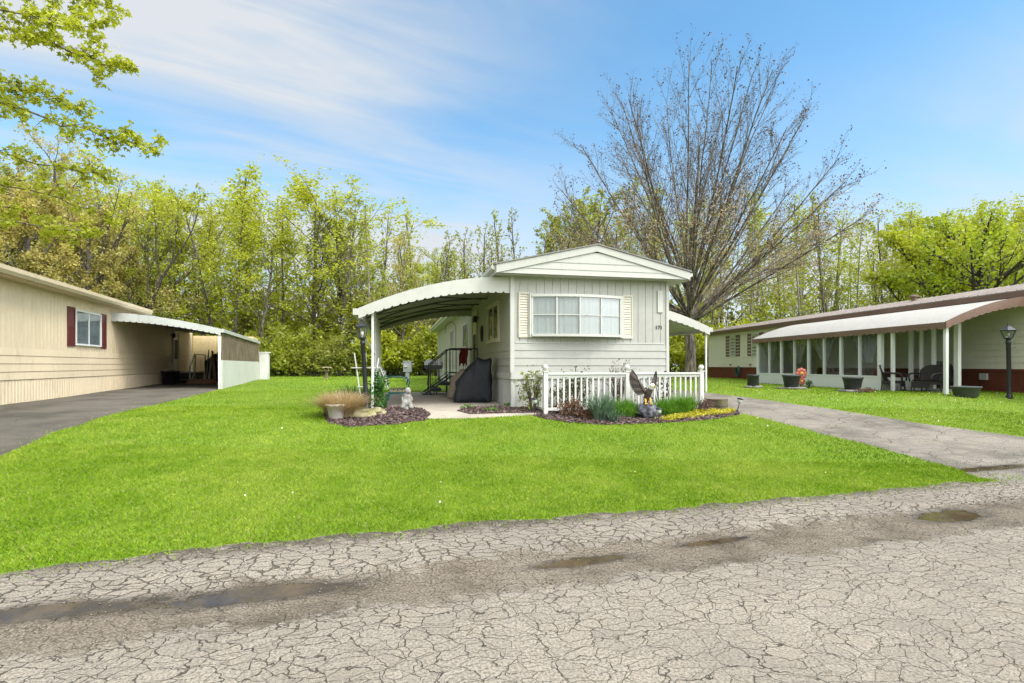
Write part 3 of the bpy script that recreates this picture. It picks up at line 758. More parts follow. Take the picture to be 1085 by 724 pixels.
m.build('roof', M_roofgrey, mh)
for sgn in (-1, 1):
    xe = -OV if sgn < 0 else W + OV; m = MB()
    m.box(min(xe, xe + sgn * .015), max(xe, xe + sgn * .015), -FO, L + .2, ZB - .02, ZE)
    x1 = xe + sgn * .018; x2 = xe + sgn * .10
    m.slab([(x1, -FO + .02, ZB + .06), (x2, -FO + .02, ZB + .09), (x2, -FO + .02, ZE - .01), (x1, -FO + .02, ZE - .03)], (0, L + .4, 0)); m.build('gutter', M_trim, mh)
# bowed picture window: four bays by two rows
m = MB(); a0, a1, z0, z1 = 0.475, 2.73, 1.645, 2.63
def bow(u): return 0.06 + 0.20 * math.sin(PI * min(1, max(0, u)))
NBW = 16
for zz0, zz1, ex in ((z0 - .0, z0 + .06, .05), (z1 - .05, z1 + .012, .035)):
    pts = [(a0 + (a1 - a0) * i / NBW, -(bow(i / NBW) + ex)) for i in range(NBW + 1)]
    m.slab([(a0, -.002, zz0)] + [(x, y, zz0) for x, y in pts] + [(a1, -.002, zz0)], (0, 0, zz1 - zz0))
m.box(a0 - .05, a0 + .02, -.075, -.001, z0 - .02, z1 + .03); m.box(a1 - .02, a1 + .05, -.075, -.001, z0 - .02, z1 + .03)
fr = m.build('window', M_trim, mh)
for i in range(5):
    m = MB(); u = i / 4; x = a0 + .02 + (a1 - a0 - .04) * u; m.box(x - .018, x + .018, -bow(u) - .022, -bow(u) + .02, z0 + .06, z1 - .05); m.build('mullion', M_trim, fr)
m = MB(); zm = (z0 + z1) / 2 + .02
for i in range(4):
    ua, ub = i / 4, (i + 1) / 4; xa = a0 + .02 + (a1 - a0 - .04) * ua; xb = a0 + .02 + (a1 - a0 - .04) * ub
    m.bar((xa + .019, -bow(ua) - .004, zm), (xb - .019, -bow(ub) - .004, zm), .022, .022)
m.build('muntin', M_trim, fr)
for i in range(4):
    ua, ub = i / 4, (i + 1) / 4; xa = a0 + .02 + (a1 - a0 - .04) * ua; xb = a0 + .02 + (a1 - a0 - .04) * ub
    m = MB(); m.add([(xa, -bow(ua), z0 + .06), (xb, -bow(ub), z0 + .06), (xb, -bow(ub), z1 - .05), (xa, -bow(ua), z1 - .05)], [(0,1,2,3)]); m.build('pane', M_glass, fr)
m = MB(); n = 60; vs = []
for i in range(n + 1):
    u = i / n; x = a0 + .02 + (a1 - a0 - .04) * u; y = -max(.008, bow(u) - .024) - .007 * math.sin(i * 1.9) * math.sin(i * .37 + 1)
    vs += [(x, y, z0 + .06), (x, y, z1 - .05)]
m.add(vs, [(2*i, 2*i+2, 2*i+3, 2*i+1) for i in range(n)]); m.build('curtain', M_curt, fr)
shutter(mh, FF, 0.17, 0.42, 1.62, 2.69, M_cream); shutter(mh, FF, 2.79, 3.05, 1.62, 2.69, M_cream)
# house number and service cover
fc = bpy.data.curves.new('house_number', 'FONT'); fc.body = '171'; fc.size = 0.135; fc.extrude = 0.006; fc.align_x = 'CENTER'
fo = bpy.data.objects.new('house_number', fc); COL.objects.link(fo); fo.parent = mh; fo.location = (3.79, -0.008, 1.86); fo.rotation_euler = (R(90), 0, 0); fc.materials.append(M_black)
bpy.context.view_layer.update(); nm_ = bpy.data.meshes.new_from_object(fo); no_ = bpy.data.objects.new('number', nm_); COL.objects.link(no_); no_.parent = mh; no_.location = (3.76, -0.010, 1.86); no_.rotation_euler = fo.rotation_euler; bpy.data.objects.remove(fo); no_.name = 'house_number'
m = MB(); fbox(m, FF, 3.72, 3.86, 0.0, 0.03, 2.28, 2.82); m.build('service_cover', M_trim, mh)
# left side openings
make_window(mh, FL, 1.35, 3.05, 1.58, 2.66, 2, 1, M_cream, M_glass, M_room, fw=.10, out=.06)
shutter(mh, FL, 3.09, 3.42, 1.58, 2.66, M_cream)
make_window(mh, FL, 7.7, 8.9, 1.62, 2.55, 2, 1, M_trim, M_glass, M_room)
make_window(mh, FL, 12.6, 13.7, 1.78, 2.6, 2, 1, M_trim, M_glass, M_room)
m = MB(); fbox(m, FL, 5.15, 5.22, .002, .06, .65, 2.78); fbox(m, FL, 6.10, 6.17, .002, .06, .65, 2.78); fbox(m, FL, 5.22, 6.10, .002, .06, 2.70, 2.78); fbox(m, FL, 5.22, 6.10, .002, .035, .65, 2.70)
dr = m.build('door', M_cream, mh)
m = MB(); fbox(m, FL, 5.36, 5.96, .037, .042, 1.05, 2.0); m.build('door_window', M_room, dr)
m = MB(); fbox(m, FL, 5.28, 5.33, .036, .09, 1.62, 1.68); m.build('handle', M_black, dr)
m = MB(); m.lathe([(.05,0),(.07,.02),(.06,.18),(.03,.22)], (-.12, 5.0, 2.35), 8); m.bar((0, 5.0, 2.5), (-.12, 5.0, 2.55), .03); m.build('porch_light', M_black, mh)
m = MB()
for i in range(14):
    t = 2 * PI * i / 14; t2 = 2 * PI * (i + 1) / 14
    m.bar((-.03, 4.2 + .14 * math.cos(t), 1.95 + .24 * math.sin(t)), (-.03, 4.2 + .14 * math.cos(t2), 1.95 + .24 * math.sin(t2)), .04, .03)
m.build('wall_ornament', M_black, mh)
# left patio awning
SA, TA0, TA1 = 3.45, 0.06, 6.7
def zA(s): u = s / SA; return 3.00 - 0.10 * u - 0.72 * u ** 2.1
AF = lambda s, t, z: (-s, t, z)
aw = awning_canopy(mh, AF, SA, TA0, TA1, zA, M_canopyu, rib=.32)
tag(aw, 'curved white metal patio awning on slim posts')
valance_end(aw, AF, SA, TA0 - .04, zA, lambda s: .34 - .16 * s / SA, M_canopyw, n=19)
valance_end(aw, AF, SA, TA1, zA, lambda s: .30 - .12 * s / SA, M_canopyw, n=19)
m = MB(); zo = zA(SA); m.box(-SA - .12, -SA, TA0 - .04, TA1 + .05, zo - .10, zo + .04); m.box(-SA + .03, -SA + .09, TA0, TA1, zo - .19, zo - .05); m.build('gutter', M_canopyw, aw)
m = MB(); m.tube([(-SA - .03, TA0 + .1, zo - .08), (-SA + .04, TA0 + .45, zo - .45), (-SA + .30, TA0 + 1.1, zo - .95), (-SA + .30, TA0 + 1.15, -.02)], .025, 8); m.build('downspout', M_canopyw, aw)
for k, t in enumerate((0.15, 1.7, 3.3, 4.9, 6.6)):
    post(aw, (-SA + .30, t, -.05), (-SA + .30, t, zA(SA - .30) - .01), .05, M_white)
m = MB()
for t in (1.7, 3.3, 4.9, 6.55):
    pts = [(-s_, t, zA(s_) - .07) for s_ in [SA * i / 9 for i in range(10)]]; m.tube(pts, .022, 6)
for a, b in ((0.2, 1.7), (1.7, 3.3), (3.3, 4.9), (4.9, 6.5)):
    m.bar((-SA * .9, a, zA(SA * .9) - .09), (-SA * .45, b, zA(SA * .45) - .09), .03); m.bar((-SA * .45, a, zA(SA * .45) - .09), (-SA * .05, b, zA(.2) - .09), .03)
m.build('rafter', plain('dark_rafter_metal', (.09,.095,.075), .6, .15, 2), aw)
# right awning
SB, TB0, TB1 = 3.42, 3.55, 7.0
def zB_(s): u = s / SB; return 2.98 - 0.10 * u - 0.72 * u ** 1.9
BF = lambda s, t, z: (W + s, t, z)
awr = awning_canopy(mh, BF, SB, TB0, TB1, zB_, M_canopyu, rib=.32); tag(awr, 'small white carport awning over the drive')
valance_end(awr, BF, SB, TB0 - .04, zB_, lambda s: .30 - .10 * s / SB, M_canopyw, n=17); valance_end(awr, BF, SB, TB1, zB_, lambda s: .28 - .1 * s / SB, M_canopyw, n=17)
zo = zB_(SB); m = MB(); m.box(W + SB, W + SB + .11, TB0 - .04, TB1 + .05, zo - .1, zo + .04); m.build('gutter', M_canopyw, awr)
post(awr, (W + SB - .06, TB0 + .1, -.1), (W + SB - .06, TB0 + .1, zB_(SB - .06) - .01), .05, M_white)
post(awr, (W + SB - .35, TB0 + 2.2, -.1), (W + SB - .35, TB0 + 2.2, zB_(SB - .35) - .01), .15, M_white)
m = MB(); m.bar((W + SB - .38, TB0 + 2.2, 1.55), (W + SB - 1.3, TB0 + 2.3, zB_(SB - 1.3) - .05), .07); m.build('brace', M_white, awr)

# ================================================================== TAN HOME
lh = thing('tan_mobile_home', 'tan mobile home with maroon shutters and a carport beside the dark drive', 'house', LH[0], LH[1])
T0, T1 = -5.2, 19.2; HW = 4.0
WF = lambda a, d, z: (d, a, z)
WN = lambda a, d, z: (-a, T0 - d, z); WB = lambda a, d, z: (-a, T1 + d, z); WW = lambda a, d, z: (-HW - d, a, z)
for f, q0, q1 in ((WF, T0, T1), (WW, T0, T1), (WN, 0, HW), (WB, 0, HW)):
    m = MB(); lap(m, q0, q1, 0.63, 1.45, 4, f); vsiding(m, q0, q1, 1.45, 3.12, 0.205, f); m.build('wall', M_tan, lh)
    m = MB(); corrug(m, q0, q1, -0.3, 0.62, 0.15, f); m.build('skirting', M_tan, lh)
m = MB(); m.box(-HW + .02, -.02, T0 + .02, T1 - .02, -.2, 3.12); m.build('inner_shell', M_dark, lh)
m = MB(); m.slab([(.34, T0 - .3, 3.25), (-HW/2, T0 - .3, 3.62), (-HW - .34, T0 - .3, 3.25), (-HW - .34, T0 - .3, 3.14), (.34, T0 - .3, 3.14)], (0, 15.55 - .0, 0)); 
m.slab([(.05, T0 + 15.26, 3.22), (-HW/2, T0 + 15.26, 3.60), (-HW - .3, T0 + 15.26, 3.22), (-HW - .3, T0 + 15.26, 3.14), (.05, T0 + 15.26, 3.14)], (0, T1 - T0 - 15.1, 0)); m.build('roof', M_roofgrey, lh)
m = MB(); m.slab([(.343, T0 - .3, 3.12), (.41, T0 - .3, 3.12), (.46, T0 - .3, 3.20), (.46, T0 - .3, 3.30), (.343, T0 - .3, 3.30)], (0, 15.6, 0)); m.build('gutter', M_tanlight, lh)
m = MB(); m.box(.0, .34, T0 - .29, T0 + 15.24, 3.10, 3.137); m.build('soffit', M_tanlight, lh)
m = MB(); m.lathe([(.11,0),(.11,.22),(.21,.23),(.21,.29),(.09,.34),(.09,.38)], (-1.1, 8.6, 3.38), 14); m.build('roof_vent', plain('galvanised_vent', (0.5,0.5,0.5), 0.35, 0.1, 3, metal=0.7), lh, True)
make_window(lh, WF, 4.0, 5.98, 1.62, 2.74, 2, 1, M_white, M_glass, M_curtg, fw=.055)
shutter(lh, WF, 3.48, 3.97, 1.58, 2.78, M_maroon, False); shutter(lh, WF, 6.01, 6.44, 1.58, 2.78, M_maroon, False)
m = MB(); fbox(m, WF, 15.0, 15.08, .002, .07, .6, 2.75); fbox(m, WF, 15.92, 16.0, .002, .07, .6, 2.75); fbox(m, WF, 15.08, 15.92, .002, .07, 2.66, 2.75); fbox(m, WF, 15.08, 15.92, .002, .04, .6, 2.66); dl = m.build('door', M_white, lh)
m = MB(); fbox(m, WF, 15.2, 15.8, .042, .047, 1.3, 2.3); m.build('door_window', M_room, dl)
m = MB(); m.lathe([(.05,0),(.08,.03),(.07,.18),(.03,.24)], (.16, 14.6, 2.35), 8); m.bar((0, 14.6, 2.5), (.16, 14.6, 2.52), .04); m.build('wall_lantern', M_black, lh)
# shed room closing the back of the carport
m = MB(); SX = 3.2; SYF = 19.21
SF = lambda a, d, z: (a, SYF - d, z)
vsiding(m, 0.02, SX, -.2, 2.7, .40, SF, gw=.03, gd=.015); m.box(0.02, SX, SYF + .011, SYF + 2.2, -.2, 2.7); m.build('back_room', plain('yellow_tan_panel', (0.62,0.49,0.25), 0.6, 0.08, 1.0), lh)
# carport: awning, posts, half wall
SC_, TC0, TC1 = 3.54, 6.97, 18.5
def zC(s): u = s / SC_; return 2.86 - 0.08 * u - 0.44 * u ** 1.8
CF = lambda s, t, z: (s, t, z)
M_carport = plain('grey_carport_metal', (0.44,0.45,0.41), 0.45, 0.06, 0.8, stain=(0.22,0.22,0.19), stain_amt=0.45)
ac = awning_canopy(lh, CF, SC_, TC0, TC1, zC, M_carport, rib=.33, name='carport_awning')
valance_end(ac, CF, SC_, TC0 - .04, zC, lambda s: .27 - .08 * s / SC_, M_carport, n=18)
zo = zC(SC_); m = MB(); m.box(SC_, SC_ + .12, TC0 - .04, TC1, zo - .09, zo + .045); m.build('gutter', M_carport, ac)
m = MB()
for k in range(1, 7):
    t = TC0 + k * 1.7; m.tube([(s_, t, zC(s_) - .06) for s_ in [SC_ * i / 7 for i in range(8)]], .025, 6)
m.build('rafter', M_carport, ac)
for t in (TC0 + .05, TC0 + 4.6, TC0 + 9.1, TC1 - .1): post(ac, (SC_ - .05, t, -.05), (SC_ - .05, t, zo - .01), .08, M_white)
m = MB(); m.box(SC_ + .004, SC_ + .045, TC0 + .02, TC1, -.06, 1.19); m.build('half_wall', M_whitewall, ac)
m = MB(); t = TC0 + .12; rr = random.Random(3)
while t < TC1 - .2:
    wd = .20 + rr.uniform(-.02, .02); m.box(SC_ + .0 + rr.uniform(0, .008), SC_ + .03 + rr.uniform(0, .008), t, min(TC1, t + wd) - .012, 1.192, zo - .095); t += wd
m.build('wood_screen', M_woodgrey, ac)
m = MB(); m.box(SC_ + .05, SC_ + .55, TC1 + .05, TC1 + .75, -.05, 1.72); m.box(SC_ + .0, SC_ + .62, TC1 + .02, TC1 + .8, 1.72, 1.78)
cbx = m.build('metal_cabinet', M_whitewall, None); cbx.matrix_world = Matrix.Translation(LH[0]) @ Matrix.Rotation(LH[1], 4, 'Z'); tag(cbx, 'white metal storage cabinet standing past the end of the carport wall', 'cabinet')

# ================================================================== CREAM HOME
rh = thing('cream_mobile_home', 'cream lap-sided mobile home with red-brown skirting and glazed porch beyond the right drive', 'house', RH[0], RH[1])
Y0, Y1 = -7.0, 20.4; RW = 4.2
EF = lambda a, d, z: (-d, a, z); EB = lambda a, d, z: (RW + d, a, z); EN = lambda a, d, z: (a, Y0 - d, z); EE = lambda a, d, z: (a, Y1 + d, z)
for f, q0, q1 in ((EF, Y0, Y1), (EB, Y0, Y1), (EN, 0, RW), (EE, 0, RW)):
    m = MB(); lap(m, q0, q1, 0.70, 2.80, 11, f, .02); m.build('wall', M_creamside, rh)
    m = MB(); vsiding(m, q0, q1, -.3, 0.66, .22, f, gw=.02, gd=.014); fbox(m, f, q0, q1, 0, .03, .62, .70); m.build('skirting', M_redskirt, rh)
m = MB(); m.box(.02, RW - .02, Y0 + .02, Y1 - .02, -.2, 2.85); m.build('inner_shell', M_dark, rh)
m = MB(); mid = RW / 2
for sg in (-1, 1):
    xe = mid + sg * (mid + .30); n = int((Y1 - Y0 + .6) / .30)
    m.slab([(xe, Y0 - .3, 2.96), (mid, Y0 - .3, 3.46), (mid, Y0 - .3, 3.49), (xe, Y0 - .3, 2.99)], (0, Y1 - Y0 + .6, 0))
    for i in range(n + 1):
        y = Y0 - .3 + (Y1 - Y0 + .58) * i / n; m.slab([(xe, y, 2.992), (mid, y, 3.492), (mid, y, 3.515), (xe, y, 3.015)], (0, .03, 0))
m.build('roof', M_roofbrown, rh)
for sg in (-1, 1):
    xe = mid + sg * (mid + .28); m = MB(); m.box(xe - .02, xe + .02, Y0 - .28, Y1 + .28, 2.79, 2.955); m.box(min(xe, mid + sg * mid), max(xe, mid + sg * mid), Y0 - .27, Y1 + .27, 2.80, 2.815); m.build('fascia', M_brownmetal, rh)
m = MB(); m.lathe([(.10,0),(.10,.16),(.16,.17),(.16,.22),(.06,.26)], (1.2, 5.2, 3.30), 12); m.build('roof_vent', M_brownmetal, rh)
def ry(Y): return (Y - 15.7) / .9962
for (s0, w0, w1, s1) in ((31.9, 32.4, 33.1, 33.6), (29.35, 29.8, 30.6, 31.03)):
    make_window(rh, EF, ry(w0), ry(w1), 1.36, 2.6, 1, 2, M_white, M_glass, M_curtg, fw=.05)
    shutter(rh, EF, ry(s0), ry(w0) - .02, 1.34, 2.62, M_brownmetal, False); shutter(rh, EF, ry(w1) + .02, ry(s1), 1.34, 2.62, M_brownmetal, False)
m = MB(); fbox(m, EF, 1.05, 1.28, 0.02, .10, .36, .56); m.build('outlet_box', M_trim, rh)
m = MB(); fbox(m, EF, 17.3, 17.42, 0.02, .08, .80, .88); fbox(m, EF, 15.0, 15.12, 0.02, .08, .80, .88); m.build('wall_spigot', M_brownmetal, rh)
m = MB()
for k in range(5): m.tube([(-.10 - .02 * k, 16.3 + .18 * math.cos(t) , .50 + .26 * math.sin(t) - .02 * k) for t in [2 * PI * i / 14 for i in range(15)]], .022, 5)
ho = m.build('garden_hose', plain('green_hose', (0.02,0.10,0.07), 0.4, 0.1, 3), None); ho.matrix_world = Matrix.Translation(RH[0]) @ Matrix.Rotation(RH[1], 4, 'Z'); tag(ho, "coil of green hose hanging on the cream home's red-brown skirting", 'hose')
# porch awning
SP, TP0, TP1 = 3.0, -0.54, 9.5
def zP(s): u = s / SP; return 2.74 - 0.06 * u - 0.70 * u ** 2.0
PF = lambda s, t, z: (-s, t, z)
M_canopyr = plain('pale_porch_roof_metal', (0.25,0.238,0.212), 0.45, 0.05, 0.7, stain=(0.40,0.37,0.32), stain_amt=0.3)
ap = awning_canopy(rh, PF, SP, TP0, TP1, zP, M_canopyr, rib=.16, name='porch_awning')
def zP2(s): return zP(s)
valance_end(ap, PF, SP, TP0 - .035, zP, lambda s: .22 - .08 * s / SP, M_brownmetal, n=15, wave=.03); valance_end(ap, PF, SP, TP1, zP, lambda s: .2 - .08 * s / SP, M_brownmetal, n=15, wave=.03)
m = MB(); n = 40; vs = []; zo = zP(SP)
for i in range(n):
    for j in range(5):
        y = TP0 + (TP1 - TP0) * (i + j / 5) / n; vs += [(-SP - .02, y, zo + .035), (-SP - .02, y, zo - .12 - .05 * abs(math.sin(PI * j / 5))), ]
vs += [(-SP - .02, TP1, zo + .035), (-SP - .02, TP1, zo - .12)]
m.add(vs, [(2*i, 2*i+1, 2*i+3, 2*i+2) for i in range(len(vs)//2 - 1)]); vl = m.build('valance', M_brownmetal, ap); so = vl.modifiers.new('solid', 'SOLIDIFY'); so.thickness = .012
for t in (TP0 + .12, 1.45): post(ap, (-SP + .14, t, -.12), (-SP + .14, t, zP(SP - .14) - .01), .085, M_white)
# glazed porch room under it
gp = MB(); XA = -SP + .18; XBk = -SP + 1.15; TA, TB_, TE = 2.0, 3.3, 9.3     # outer bay from TA to TE, recessed bay from 0.3 to TA
sill = .42
def header(s): return zP(s) - .05
gp.box(XA - .04, XA + .04, TA, TE, -.15, sill); gp.box(XA - .05, XA + .05, TA, TE, sill, sill + .05)
gp.box(XA - .045, XA + .045, TA, TE, header(-XA) - .16, header(-XA) - .02)
nA = 8
for i in range(nA + 1):
    y = TA + (TE - TA) * i / nA; wd = .16 if i in (0, nA) else (.09 if i % 2 == 0 else .045); gp.box(XA - .052, XA + .052, y - wd / 2, y + wd / 2, -.15 if i in (0, nA) else sill + .05, header(-XA) - .021)
gp.box(XA + .053, -.02, TE - .04, TE + .04, -.15, sill); gp.box(XA + .053, -.02, TE - .03, TE + .03, 1.85, 1.93)
for x in (-1.9, -1.0, -.06): gp.box(x - .03, x + .03, TE - .035, TE + .035, sill, zP(-x) - .06)
gp.box(XBk - .04, XBk + .04, .25, TA - .08, -.12, .10); gp.box(XBk - .045, XBk + .045, .25, TA - .08, header(-XBk) - .2, header(-XBk) - .02)
for y, wd in ((.25, .14), (.62, .05), (1.05, .07), (1.5, .05), (TA - .1, .10)): gp.box(XBk - .05, XBk + .05, y - wd / 2, y + wd / 2, .10, header(-XBk) - .021)
gp.box(XA + .06, XBk + .05, TA - .05, TA + .03, -.12, sill)
gp.box(XBk + .052, -.03, TE - .028, TE - .012, sill, 2.3); gp.box(XA + .06, XBk + .05, TE - .028, TE - .012, sill, 1.9)
pr = gp.build('porch_room', M_white, rh)
for i in range(nA):
    y0 = TA + (TE - TA) * i / nA + .05; y1 = TA + (TE - TA) * (i + 1) / nA - .05
    m = MB(); m.add([(XA, y0, sill + .05), (XA, y1, sill + .05), (XA, y1, header(-XA) - .16), (XA, y0, header(-XA) - .16)], [(0,1,2,3)]); m.build('pane', M_glassd, pr)
for y0, y1 in ((.32, .59), (.65, 1.01), (1.09, 1.47), (1.53, TA - .16)):
    m = MB(); m.add([(XBk, y0, .1), (XBk, y1, .1), (XBk, y1, header(-XBk) - .2), (XBk, y0, header(-XBk) - .2)], [(0,1,2,3)]); m.build('pane', M_glassd, pr)
m = MB()
for y in (2.75, 5.0, 6.6, 8.6):
    for k in range(6):
        dy = (k - 2.5) * .12; m.slab([(XA + .16 + .02 * (k % 2), y + dy * 2.2, 2.0), (XA + .16, y + dy * 2.2 + .2, 2.0), (XA + .2, y + dy * .4 + .05, .9), (XA + .2, y + dy * .4, .9)], (.012, 0, 0))
m.build('tied_drape', plain('grey_drape', (0.20,0.20,0.19), 0.9, 0.2, 2), pr)
m = MB(); m.box(XA + .06, -.04, TA, TE - .05, -.14, -.02); m.build('porch_floor', M_conc, pr)
m = MB(); m.box(-SP - .05, XA - .06, TP0, TE, -.22, -.10); m.box(XA - .06, -.04, TP0, TA, -.22, -.10); m.build('slab', M_conc, ap)
# ================================================================== PROPS
def skin_body(name, mat, parent, verts, edges, radii, sub=2):
    me = bpy.data.meshes.new(name); me.from_pydata(verts, edges, []); o = bpy.data.objects.new(name, me); COL.objects.link(o)
    sk = o.modifiers.new('skin', 'SKIN'); sk.use_smooth_shade = True
    for i, r in enumerate(radii):
        rr = r if isinstance(r, (tuple, list)) else (r, r); me.skin_vertices[0].data[i].radius = rr
    me.skin_vertices[0].data[0].use_root = True
    s = o.modifiers.new('sub', 'SUBSURF'); s.levels = sub; s.render_levels = sub
    me.materials.append(mat)
    if parent: o.parent = parent
    return o

# ---- lamp posts
def lamp(loc, label, h, open_frame, tilt=0.0):
    t = thing('lamp_post', label, 'lamp post', loc); t.rotation_euler = (0, tilt, 0)
    m = MB(); m.lathe([(.075,-.1),(.075,.06),(.055,.10),(.05,.14),(.05,h-.52),(.062,h-.50),(.062,h-.47),(.05,h-.45),(.05,h-.40),(.085,h-.385),(.085,h-.37)], n=14)
    m.build('post', M_black, t, True)
    zb = h - .37; m = MB()
    lo, hi = (.075, .125) if not open_frame else (.085, .155); hh = .23 if not open_frame else .19
    m.lathe([(lo+.012, zb), (lo+.012, zb+.012)], n=4, rot=PI/4); n = 4 if not open_frame else 6; ro = PI / 4
    for k in range(n):
        a = ro + 2 * PI * k / n; m.bar((lo*1.1*math.cos(a), lo*1.1*math.sin(a), zb), (hi*1.1*math.cos(a), hi*1.1*math.sin(a), zb+hh), .012)
        a2 = ro + 2 * PI * (k + 1) / n; m.bar((hi*1.1*math.cos(a), hi*1.1*math.sin(a), zb+hh), (hi*1.1*math.cos(a2), hi*1.1*math.sin(a2), zb+hh), .014)
    if open_frame: m.tube([(-.19,0,h-.62),(.19,0,h-.62)], .008, 6)
    ln = m.build('lantern_frame', M_black, t)
    m = MB(); m.lathe([(hi*1.18, zb+hh), (hi*1.22, zb+hh+.015), (hi*.55, zb+hh+.10), (hi*.5, zb+hh+.115), (hi*.18, zb+hh+.135), (.02, zb+hh+.16)], n=n, rot=ro); m.lathe([(.018,zb+hh+.155),(.022,zb+hh+.175),(.008,zb+hh+.20)], n=8); m.build('roof_cap', M_black, t)
    m = MB(); m.lathe([(lo, zb+.012), (hi-.004, zb+hh-.004)], n=n, rot=ro); m.build('lantern_glass', glass('lantern_glass_pane', tint=(.93,.95,.93), ior=1.6) if not open_frame else M_glassd, ln)
    m = MB(); m.lathe([(.008,zb+.012),(.010,zb+.05),(.030,zb+.08),(.034,zb+.11),(.018,zb+.15)], n=10)
    m.build('bulb', plain('frosted_bulb', (.85,.82,.72), .3, .02, 3), ln, True); return t
lp = ground(388.7, 435.5); lamp(lp, 'black lamp post with square lantern beside the white trellis and patio awning', 1.97, False, -0.06)
lp2 = ground(1069.5, 422.5); lamp(lp2, "black lamp post with open cage lantern on the lawn by the cream home's porch", 1.97, True, -0.018)

# ---- porch steps (main home)
def frame(fr, x, y, z=0): return loc2w(fr, x, y, z)
st = thing('porch_steps', 'black metal porch steps with handrail leading up to the side door under the awning', 'steps', frame(MH, 0, 0), MH[1])
ya, yb = 5.0, 6.25
m = MB(); m.box(-.95, -.02, ya, yb, .585, .62); tr0 = m.build('landing', M_black, st)
for i, (x0, z) in enumerate(((-1.24, .42), (-1.52, .23), (-1.80, .06))):
    m = MB(); m.box(x0, x0 + .31, ya, yb, z - .035, z); m.box(x0, x0 + .31, ya, ya + .03, z - .10, z - .036); m.build('tread', M_black, st)
for y in (ya, yb - .04):
    m = MB(); m.bar((-.93, y + .02, .58), (-1.80, y + .02, 0.0), .03, .05)
    m.bar((-.92, y + .02, .58), (-.92, y + .02, -.05), .05); m.bar((-.08, y + .02, .58), (-.08, y + .02, -.05), .05); m.bar((-1.35, y+.02, .3), (-1.35, y+.02, -.05), .04)
    m.bar((-1.80, y + .02, -.03), (-.06, y + .02, -.03), .04); m.build('stringer', M_black, st)
for y in (ya + .02, yb - .02):
    m = MB(); m.tube([(-.05, y, 1.50), (-.93, y, 1.50), (-1.55, y, .98)], .020, 6); m.tube([(-.05, y, .72), (-.93, y, .72), (-1.55, y, .22)], .014, 6)
    m.bar((-.05, y, 1.52), (-.05, y, .62), .035); m.bar((-.93, y, 1.51), (-.93, y, .2), .035); m.bar((-1.55, y, .98), (-1.55, y, -.02), .04)
    for x in (-.27, -.49, -.71): m.bar((x, y, 1.5), (x, y, .72), .014)
    for k in (.25, .5, .75): x = -.93 - .62 * k; m.bar((x, y, 1.5 - .52 * k), (x, y, .72 - .5 * k), .014)
    m.build('handrail', M_black, st)
# red cloth over the near handrail
m = MB(); n = 12; vs = []
for side in (-1, 1):
    for i in range(n + 1):
        for j in range(9):
            x = -.62 + .26 * i / n + .02 * math.sin(j * .8); d = j / 8; ln_ = (.60 if side < 0 else .42) * (1 - .18 * math.sin(i * .55) ** 2)
            vs.append((x, ya + .02 + side * (.028 + .02 * math.sin(i * 1.3 + j * .3) * d), 1.525 - ln_ * d))
fs = []
for s in range(2):
    o = s * (n + 1) * 9
    for i in range(n):
        for j in range(8): fs.append((o+i*9+j, o+(i+1)*9+j, o+(i+1)*9+j+1, o+i*9+j+1))
for i in range(n): fs.append((i*9, (i+1)*9, (n+1)*9+(i+1)*9, (n+1)*9+i*9))
m.add(vs, fs); rc = m.build('towel', plain('dark_red_cloth', (.17,.018,.02), .9, .2, 6), None, True); rc.location = MH[0]; rc.rotation_euler = (0,0,MH[1]); tag(rc, "dark red towel hanging over the porch steps' black handrail", 'towel')

# ---- fabric covers
def cover(name, label, cat, loc, rz, prof, depth, mat, seed, strap=None):
    """prof: side outline [(x, z)] going round; depth thickness along y, pinched folds"""
    t = thing(name, label, cat, loc, rz)
    bm = bmesh.new(); n = len(prof); ny = 10; rows = []
    for j in range(ny + 1):
        v = j / ny; y = (v - .5) * depth; sq = 1 - .16 * abs(2 * v - 1) ** 3
        row = []
        cxm = sum(p[0] for p in prof) / n
        for (x, z) in prof:
            hgt = max(0, z); q = 1 - (1 - sq) * min(1, hgt / .35)
            p = Vector((cxm + (x - cxm) * q, y * (1.06 - .10 * hgt), z * (1 - (1 - sq) * .5)))
            p += Vector((noise.noise(p * 4 + Vector((seed, 0, 0))), noise.noise(p * 4 + Vector((0, seed, 5))), .4 * noise.noise(p * 5))) * .05 * min(1, hgt * 5 + .2)
            row.append(bm.verts.new(p))
        rows.append(row)
    for j in range(ny):
        for i in range(n): bm.faces.new((rows[j][i], rows[j][(i+1) % n], rows[j+1][(i+1) % n], rows[j+1][i]))
    bm.faces.new(rows[0]); bm.faces.new(list(reversed(rows[-1])))
    bmesh.ops.triangulate(bm, faces=[f for f in bm.faces if len(f.verts) > 4])
    bmesh.ops.recalc_face_normals(bm, faces=bm.faces)
    me = bpy.data.meshes.new('cover'); bm.to_mesh(me); bm.free(); o = bpy.data.objects.new('cover', me); COL.objects.link(o); o.parent = t; me.materials.append(mat)
    s = o.modifiers.new('sub', 'SUBSURF'); s.levels = 1; s.render_levels = 1
    me.polygons.foreach_set('use_smooth', [True] * len(me.polygons))
    return t
def dense(prof, k=4):
    out = []
    for i in range(len(prof)):
        a, b = prof[i], prof[(i + 1) % len(prof)]
        for j in range(k): out.append((a[0] + (b[0]-a[0])*j/k, a[1] + (b[1]-a[1])*j/k))
    return out
M_bcov = plain('black_cover_fabric', (.013,.014,.017), .6, .35, 3, .9, 7, spec=.3)
M_tcov = plain('tan_cover_fabric', (.30,.235,.18), .85, .1, 3, .25, 25)
